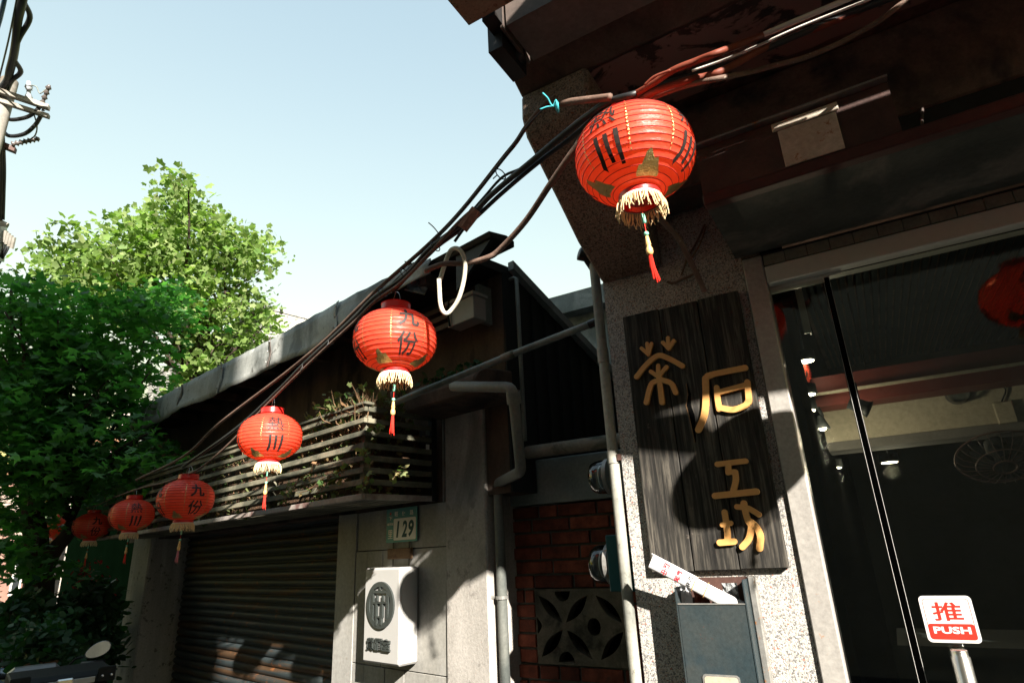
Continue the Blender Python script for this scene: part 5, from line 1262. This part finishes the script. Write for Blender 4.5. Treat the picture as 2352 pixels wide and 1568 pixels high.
cable('white_hose', run([(1450, 245, 1.92), (1560, 202, 1.82), (1663, 178, 1.78), (1720, 167), (1786, 149), (1850, 132), (1915, 105), (1975, 74), (2026, 44), (2081, 0), (2110, -26)], 0, None), .0075, 'cable_brown', 'brown sagging hose lowest of the lines at the upper right', 'hose')
cable('stub_wire', run([(1480, 196, 1.78), (1500, 178, 1.78), (1522, 168, 1.78), (1540, 162, 1.78)]), .0035, 'cable_red', 'orange stub of cut cable above the largest lantern', 'wire')
cable('dead_twig', [hR(*q, 2.285) for q in ((1619, 515), (1602, 552), (1580, 592), (1565, 632))], .004, 'cable_brown', 'thin dead twig crossing the hose above the signboard', 'twig')
cable('dead_twig', [hR(*q, 2.27) for q in ((1622, 520), (1608, 560), (1590, 590), (1572, 606))], .003, 'twig', 'shorter thin twig beside the longer one above the signboard', 'twig')
cable('dead_twig', [hR(*q, 2.28) for q in ((1533, 647), (1545, 650), (1568, 641), (1590, 631), (1606, 619))], .0055, 'cable_brown', 'curved brown wire stub on the pillar left of the hose end', 'wire')
TIES = thing('cable_ties', run([(930, 640)])[0], 'black cable ties cinching the cable bundle along the lantern string', 'cable ties')
tw = thing('twine', run([(1268, 244)])[0], 'frayed turquoise twine tying the brown conduit at the corbel', 'twine')
for pts in ([(1246, 214, 1.93), (1258, 226, 1.93), (1265, 240, 1.93), (1272, 245, 1.93)], [(1240, 252, 1.93), (1256, 246, 1.93), (1270, 243, 1.93), (1276, 232, 1.93)]):
    MB().tube(smooth_path(run(pts), 4), .0028, 5).build('strand', 'twine', tw, smooth=True)
cc = run([(1276, 240, 1.93)])[0]; MB().tube([cc + Vector((0, math.cos(k * .7) * .014, math.sin(k * .7) * .014)) + iR * .001 * k for k in range(20)], .0025, 5).build('knot', 'twine', tw, smooth=True)
a, b = run([(1062, 525, 2.25), (1095, 482, 2.22)]); q = (b - a).normalized(); side = q.cross(ray(1078, 505)).normalized()
mb = MB()
for i in range(7):
    for j in range(4):
        mb.v.append(a.lerp(b, i / 6) + side * (.020 * (j / 1.5 - 1)) + ray(1078, 505) * (-.016 + random.uniform(-.003, .003) - .008 * math.sin(j / 3 * math.pi)))
mb.f = [(i * 4 + j, i * 4 + j + 1, (i + 1) * 4 + j + 1, (i + 1) * 4 + j) for i in range(6) for j in range(3)]
o_ = mb.build('cable_tag', 'tag'); s_ = o_.modifiers.new('thickness', 'SOLIDIFY'); s_.thickness = .002; tag(o_, 'rusty red tape wrapped round the cable bundle against the sky', 'tape')
for k, (x, y) in enumerate(((930, 628), (880, 672), (700, 840), (760, 785), (1150, 400), (1000, 566))):
    c0, c1 = run([(x, y), (x + 6, y - 6)], .02); d_ = (c1 - c0).normalized(); a_, b_ = d_.orthogonal().normalized(), None; b_ = d_.cross(a_)
    rr = .022 if x > 850 else .014
    MB().tube([c0 + (a_ * math.cos(2 * math.pi * j / 12) + b_ * math.sin(2 * math.pi * j / 12)) * rr for j in range(13)] + [c0 + a_ * rr * 2.6 + b_ * .01], .0022, 5).build('strap', 'cable_black', TIES, smooth=True)
# lantern hangers
for i, loc in enumerate(LPOS):
    x, y = LN[i][0]; top_ = loc + UP * (TT * HH + .09)
    if i == 0: end = run([(1420, 222)], .02)[0]
    else:
        cand = smooth_path(run(STR), 8); end = min(cand, key=lambda p_: (p_ - (top_ + UP * .03)).length)
    o_ = MB().tube([top_, top_.lerp(end, .5) + UP * .005, end], .0018, 5).build('hanger_wire', 'wire')
    tag(o_, 'thin steel wire holding ' + ['the largest lantern', 'the second largest lantern', 'the half sunlit lantern', 'the pink-tasselled lantern', 'the fifth lantern', 'the small sixth lantern', 'the farthest dim lantern'][i], 'wire', 'lantern hanger wires')

# ================================================================== UTILITY POLE
PD = 13.0
pb = far(14, 215, PD); pz = pb.z + .25
up_ = thing('utility_pole', Vector((pb.x, pb.y, 0)), 'grey concrete utility pole with crossarms and insulators at the top left', 'utility pole')
MB().lathe(Vector((pb.x, pb.y, 0)), UP, [(0, 0), (.16, 0), (.115, pz), (.08, pz + .03), (0, pz + .03)], 16).build('shaft', 'pole_concrete', up_, smooth='auto')
def arm(a, b, r, da=PD, db=12.4, m='pole_concrete'):
    p0, p1 = far(*a, da), far(*b, db); d = (p1 - p0).normalized(); s_ = d.cross(UP).normalized() * r; u_ = UP * r
    MB().prism([p0 + s_ + u_, p0 - s_ + u_, p0 - s_ - u_, p0 + s_ - u_], p1 - p0).build('crossarm', m, up_, bevel=.005); return p0, p1
arm((-60, 190), (113, 248), .040); arm((-60, 213), (113, 268), .035); arm((-60, 306), (36, 346), .045, PD, 12.7, 'rust_steel')
def insulator(x, y, d, hpx, r, m='porcelain', rings=3, tilt=(0, 0)):
    p = far(x, y, d); ax = (far(x + tilt[0], y - 20 + tilt[1], d) - p).normalized(); h = hpx / F * d
    pr = [(0, 0)]
    for i in range(rings): pr += [(r * .55, h * (i + .1) / rings), (r, h * (i + .35) / rings), (r * .5, h * (i + .8) / rings)]
    pr += [(r * .4, h), (0, h)]; MB().lathe(p, ax, pr, 14).build('insulator', m, up_, smooth=True)
insulator(66, 232, 12.6, 32, .055, 'porcelain_white', 2); insulator(67, 208, 12.6, 10, .05); insulator(96, 240, 12.5, 36, .045, 'porcelain', 4, (8, 0))
insulator(26, 332, 12.7, 42, .05, 'porcelain', 7, (38, 12)); insulator(99, 256, 12.5, 10, .03)
for pts in ([(0, 265, 13), (25, 275, 12.8), (60, 270, 12.6), (80, 258, 12.5), (96, 240, 12.5)], [(0, 292, 13), (20, 312, 12.8), (55, 308, 12.6), (80, 288, 12.5), (94, 266, 12.5)]):
    MB().tube(smooth_path(run(pts), 6), .030, 7).build('jumper_cable', 'cable_black', up_, smooth=True)
for pts in ([(98, 236, 12.5), (107, 205, 12.5), (92, 215, 12.5), (84, 200, 12.6), (72, 196, 12.6)], [(62, 324, 12.7), (80, 312, 12.6), (85, 290, 12.6), (78, 262, 12.6)], [(-2, 350, 13), (10, 345, 12.8), (24, 336, 12.7)]):
    MB().tube(smooth_path(run(pts), 6), .010, 6).build('jumper_wire', 'pipe_dark', up_, smooth=True)
for dx, r in ((0, .030), (6, .024)):
    MB().tube(smooth_path(run([(3 + dx * .5, 290, 12.8), (4 + dx, 380, 12.7), (3 + dx, 440, 12.7), (1 + dx, 505, 12.7)]), 5), r, 7).build('riser_cable', 'cable_black', up_, smooth=True)
# terminal cluster lower on the riser
t = thing('cable_terminal', far(8, 600, 12.7), 'cluster of cable terminals hanging below the pole at the left edge', 'cable terminal')
MB().tube([far(-30, 498, 12.8), far(16, 520, 12.7)], .06, 8).build('cap', 'pole_concrete', t)
MB().tube([far(1, 520, 12.7), far(-6, 600, 12.7)], .085, 8).build('body', 'porcelain_white', t)
for k in range(4): MB().tube([far(14 + k * 6, 530 + k * 5, 12.6), far(8 + k * 6, 556 + k * 5, 12.6)], .035, 7).build('lug', 'pole_concrete', t)
for k in range(3): MB().tube(smooth_path([far(10 + k * 7, 560, 12.6), far(4 + k * 5, 580, 12.6), far(-8 + k * 3, 606, 12.7)], 4), .014, 6).build('lead', 'cable_black', t)
tw_ = run([(58, -30, 11.5), (50, 0, 11.6), (44, 40, 11.8), (36, 85, 12.0), (28, 130, 12.3), (24, 165, 12.5), (14, 188, 12.7), (-4, 214, 12.9)])
cable('service_cable', jig(tw_, .03, 3), .055, 'cable_black', 'thick twisted black service cable running up from the pole at the top left')
cable('service_cable', [p + Vector((.06, .02, .02)) for p in jig(tw_, .05, 4)], .035, 'cable_black', 'thinner black strand twisted round the thick service cable at the top left')
cable('service_wire', run([(42, -30, 11.5), (38, 0, 11.6), (20, 90, 12), (0, 172, 12.6), (-8, 200, 12.8)]), .012, 'pipe_dark', 'thin wire left of the thick service cable at the top left', 'wire')
cable('blue_wire', run([(14, -20, 11.6), (8, 10, 11.7), (0, 44, 11.9), (-8, 70, 12)]), .03, 'blue_paint', 'blue cable crossing the extreme top left corner', 'wire')

# ================================================================== SCOOTERS
def make_scooter(base, head, label, paint):
    fwd = Vector((math.cos(head), math.sin(head), 0)); rt = Vector((fwd.y, -fwd.x, 0)); base = Vector(base)
    S = lambda x, y, z: base + rt * x + fwd * y + UP * z
    t = thing('scooter', base, label, 'scooter', 'parked scooters')
    for y in (-.62, .62):
        c = S(0, y, .25); w_ = MB().lathe(c, rt, [(.155, -.05), (.21, -.055), (.245, -.03), (.25, 0), (.245, .03), (.21, .055), (.155, .05)], 28).build('tyre', 'black', t, smooth=True)
        MB().lathe(c, rt, [(0, -.05), (.04, -.05), (.05, -.03), (.13, -.035), (.156, -.05), (.156, .05), (.13, .035), (.05, .03), (.04, .05), (0, .05)], 20).build('rim', 'chrome', w_, smooth='auto')
    MB().prism([S(-.15, y, z) for y, z in ((-.85, .52), (-.78, .74), (-.45, .76), (-.05, .72), (.05, .50), (.05, .30), (-.35, .28), (-.45, .46))], rt * .30).build('rear_body', paint, t, bevel=.035)
    MB().prism([S(-.13, y, z) for y, z in ((-.78, .765), (-.72, .82), (-.35, .83), (-.05, .80), (.02, .765))], rt * .26).build('seat', 'black_plastic', t, bevel=.03)
    MB().prism([S(-.16, y, z) for y, z in ((.0, .26), (.0, .31), (.36, .31), (.36, .26))], rt * .32).build('footboard', 'black_plastic', t, bevel=.01)
    MB().prism([S(-.18, y, z) for y, z in ((.36, .28), (.42, .95), (.50, 1.0), (.58, .92), (.60, .55), (.48, .28))], rt * .36).build('leg_shield', paint, t, bevel=.035)
    MB().prism([S(-.08, y, z) for y, z in ((.40, .46), (.52, .54), (.74, .54), (.88, .42), (.86, .40), (.70, .50), (.54, .50), (.42, .42))], rt * .16).build('front_fender', paint, t, bevel=.012)
    MB().tube([S(0, .62, .25), S(0, .48, .95)], .03, 10).build('fork', 'chrome', t)
    MB().tube(smooth_path([S(-.34, .34, 1.04), S(-.2, .42, 1.03), S(0, .46, 1.02), S(.2, .42, 1.03), S(.34, .34, 1.04)], 5), .015, 8).build('handlebar', 'black_plastic', t, smooth=True)
    MB().prism([S(-.13, y, z) for y, z in ((.40, .97), (.40, 1.06), (.50, 1.07), (.56, .99))], rt * .26).build('headset', paint, t, bevel=.03)
    MB().ball(S(0, .585, .86), .07).build('headlight', 'chrome', t, smooth=True)
    for s_ in (-1, 1):
        MB().tube([S(s_ * .34, .34, 1.04), S(s_ * .235, .42, 1.035)], .021, 10).build('grip', 'black', t, smooth=True)
        a = S(s_ * .16, .43, 1.03); b = S(s_ * .23, .38, 1.085); c = S(s_ * .30, .35, 1.12)
        mr = MB().tube(smooth_path([a, a.lerp(b, .5) + UP * .02, b]), .006, 8).build('mirror', 'black_plastic', t, smooth=True)
        n_ = (-fwd * .95 + UP * .12 - rt * s_ * .10).normalized(); ua = n_.cross(UP).normalized(); ub_ = ua.cross(n_); dirx = (rt * s_ * .92 + UP * .38); dirx = (dirx - n_ * dirx.dot(n_)).normalized(); diry = n_.cross(dirx)
        pl = [c + dirx * .072 * math.cos(2 * math.pi * k / 24) + diry * .042 * math.sin(2 * math.pi * k / 24) * (1 + .15 * math.cos(2 * math.pi * k / 24)) for k in range(24)]
        MB().prism(pl, -n_ * .022).build('mirror_shell', 'grey_paint', mr, bevel=.006)
        MB().prism([c + (p_ - c) * .93 + n_ * .0005 for p_ in pl], n_ * .0015).build('mirror_glass', MIRROR, mr)
    MB().prism([S(-.10, y, z) for y, z in ((-.86, .60), (-.84, .68), (-.78, .70), (-.80, .58))], rt * .20).build('tail_light', 'tail_red', t, bevel=.01)
    box2 = lambda nm, m, x0, x1, y0, y1, z0, z1, par, bv=.004: MB().box(lambda u, d, z: S(u, d, z), x0, x1, y0, y1, z0, z1).build(nm, m, par, bevel=bv)
    box2('rack', 'black_plastic', -.12, .12, -.80, -.50, .832, .858, t)
    cz0, cz1, y0, y1, hw = .86, 1.142, -.82, -.46, .195
    cs_ = box2('top_case', 'black_plastic', -hw, hw, y0, y1, cz0, cz1 - .055, t, .02)
    MB().prism([S(-hw - .004, y, z) for y, z in ((y0 - .005, cz1 - .05), (y0 - .003, cz1 - .02), (y0 + .03, cz1), (y1 - .04, cz1 + .006), (y1, cz1 - .02), (y1, cz1 - .05))], rt * (hw * 2 + .008)).build('lid', 'black_plastic', cs_, bevel=.006)
    box2('trim_strip', 'ebox', -hw * .62, hw * .62, y0 - .010, y0 - .004, cz1 - .048, cz1 - .022, cs_, .002)
    box2('latch', 'chrome', -.032, .034, y0 - .024, y0 - .0102, cz1 - .085, cz1 - .014, cs_, .006)
    for s_ in (-1, 1):
        MB().prism([S(s_ * hw * .66, y0 - .012, z) for z in (cz1 - .05, cz1 + .012)] + [S(s_ * hw * .70, y0 - .012, cz1 + .016), S(s_ * hw * 1.04, y0 - .012, cz1 + .014), S(s_ * hw * 1.04, y0 - .012, cz1 - .05)], fwd * .016).build('corner_guard', 'black_plastic', cs_, bevel=.003)
        for k in (.76, .95): MB().ball(S(s_ * hw * k, y0 - .014, cz1 - .024), .006, 8, 5).build('rivet', 'chrome', cs_)
    return t
s = N('mirror_glass'); s.set((.9, .9, .9), .02, 1.0); MIRROR = s.m
HD = rad(132)
fw2 = Vector((math.cos(HD), math.sin(HD), 0)); rt2 = Vector((fw2.y, -fw2.x, 0))
b0 = Vector((-2.72, 3.74, 0))
sct = make_scooter(b0, HD, 'parked scooter seen from behind with black top case and bright round mirror', 'grey_paint')
s2 = far(-40, 1500, 8.6); s2.z = 0
r2 = dup(sct, s2, .55); r2['label'] = 'blue scooter parked at the far left edge beyond the shrubs'
for c_ in r2.children:
    if c_.name.split('.')[0] in ('rear_body', 'leg_shield', 'front_fender', 'headset'):
        c_.data = c_.data.copy(); c_.data.materials[0] = M['blue_paint']

# ================================================================== HOUSES BEHIND
def simple_house(name, fr, u0, u1, d0, d1, h, wall, label, wins, face='d0', roof='zinc', cat='house'):
    t = thing(name, fr((u0 + u1) / 2, (d0 + d1) / 2, 0), label, cat)
    box('wall', wall, t, fr, u0, u1, d0, d1, 0, h)
    box('roof', roof, t, fr, u0 - .25, u1 + .25, d0 - .3, d1 + .3, h + .003, h + .16)
    for (a, b, z0, z1) in wins:
        f_ = box('window', 'white_alu', t, fr, a, b, d0 - .05, d0 - .003, z0, z1)
        box('pane', 'window_dark', f_, fr, a + .05, b - .05, d0 - .056, d0 - .051, z0 + .05, (z0 + z1) / 2 - .02); box('pane', 'window_dark', f_, fr, a + .05, b - .05, d0 - .056, d0 - .051, (z0 + z1) / 2 + .02, z1 - .05)
    return t
simple_house('neighbour_house', L, 8.75, 13.2, 2.75, 7.0, 3.0, 'green_panel', 'dark low house beyond the shuttered house, behind the far lanterns', [], roof='tar')
gw = uL(340, 870, 4.6); gw2 = uL(530, 830, 4.6)
box_ = thing('grey_annex', L(11, 6, 0), 'grey rendered concrete block rising behind the left end of the tin roof', 'building')
gd_ = 5.2; ga, gb = uL(338, 900, gd_)[0], uL(540, 840, gd_)[0]; gz = uL(400, 838, gd_)[1]
box('wall', 'old_column', box_, L, gb - 1.2, ga, gd_, gd_ + 2.5, 0, gz); box('coping', 'old_column', box_, L, gb - 1.22, ga + .03, gd_ - .03, gd_ + 2.53, gz + .003, gz + .08)
# pale and pink houses far down the street, facing the sun
def far_house(x0, x1, ytop, dist, wall, label, nwin, roof):
    a, b = far(x0, 1300, dist), far(x1, 1300, dist); a.z = b.z = 0
    ux = (b - a); wdt = ux.length; ux.normalize(); nin = Vector((-ux.y, ux.x, 0))
    if nin.dot(a) < 0: nin = -nin
    h = far((x0 + x1) / 2, ytop, dist).z
    fr = lambda u, d, z: a + ux * u + nin * d + UP * z
    wn = [(wdt * (k + .3) / nwin, wdt * (k + .7) / nwin, z, z + 1.2) for k in range(nwin) for z in np.arange(1.0, h - 1.5, 2.8)]
    return simple_house('distant_house', fr, 0, wdt, 0, 6, h, wall, label, wn, roof=roof)
far_house(-120, 75, 1090, 24, 'pink_wall', 'reddish brick house far down the street at the left edge', 3, 'terracotta')
far_house(85, 210, 1010, 27, 'cream_wall', 'pale cream house showing through the maple leaves', 2, 'terracotta')
far_house(225, 330, 930, 30, 'cream_wall', 'white house farthest down the street behind the maple crown', 2, 'zinc')
far_house(395, 560, 800, 22, 'cream_wall', 'cream house behind the sunlit tree, left of the rooftop shed', 2, 'zinc')
# rooftop shed with railing
sd = 17.0; A_, B_ = far(632, 760, sd), far(690, 722, sd)
t = thing('rooftop_shed', Vector((A_.x, A_.y, 0)), 'small rusty rooftop shed with pale railing just above the tin roof', 'shed')
ux = (far(690, 745, sd) - far(630, 745, sd)); ux.z = 0; ux.normalize(); ny = Vector((-ux.y, ux.x, 0)); fr = lambda u, d, z: Vector((A_.x, A_.y, 0)) + ux * u + ny * d + UP * z
ztop = far(655, 742, sd).z
box('wall', 'pink_wall', t, fr, -.1, 1.4, 0, 1.5, 0, ztop); box('roof', 'tan_plate', t, fr, -.2, 1.5, -.15, 1.6, ztop + .003, ztop + .06)
for k in range(4): MB().tube([fr(-.05 + k * .22, -.1, ztop + .05), fr(-.05 + k * .22, -.1, ztop + .22)], .015, 6).build('baluster', 'white_alu', t)
MB().tube([fr(-.05, -.1, ztop + .22), fr(.75, -.1, ztop + .10)], .018, 6).build('rail', 'white_alu', t)

# ================================================================== OTHER SIDE OF THE STREET (behind the camera)
simple_house('street_house', R, -4.97, 9.0, -8.5, -4.2, 10.5, 'opp_wall', 'tall house across the street behind the viewer, shading the left side', [], roof='tar')
simple_house('street_house', R, -16.0, -5.25, -8.5, -4.2, 5.9, 'opp_wall', 'lower house across the street behind the viewer to the right', [], roof='tar')
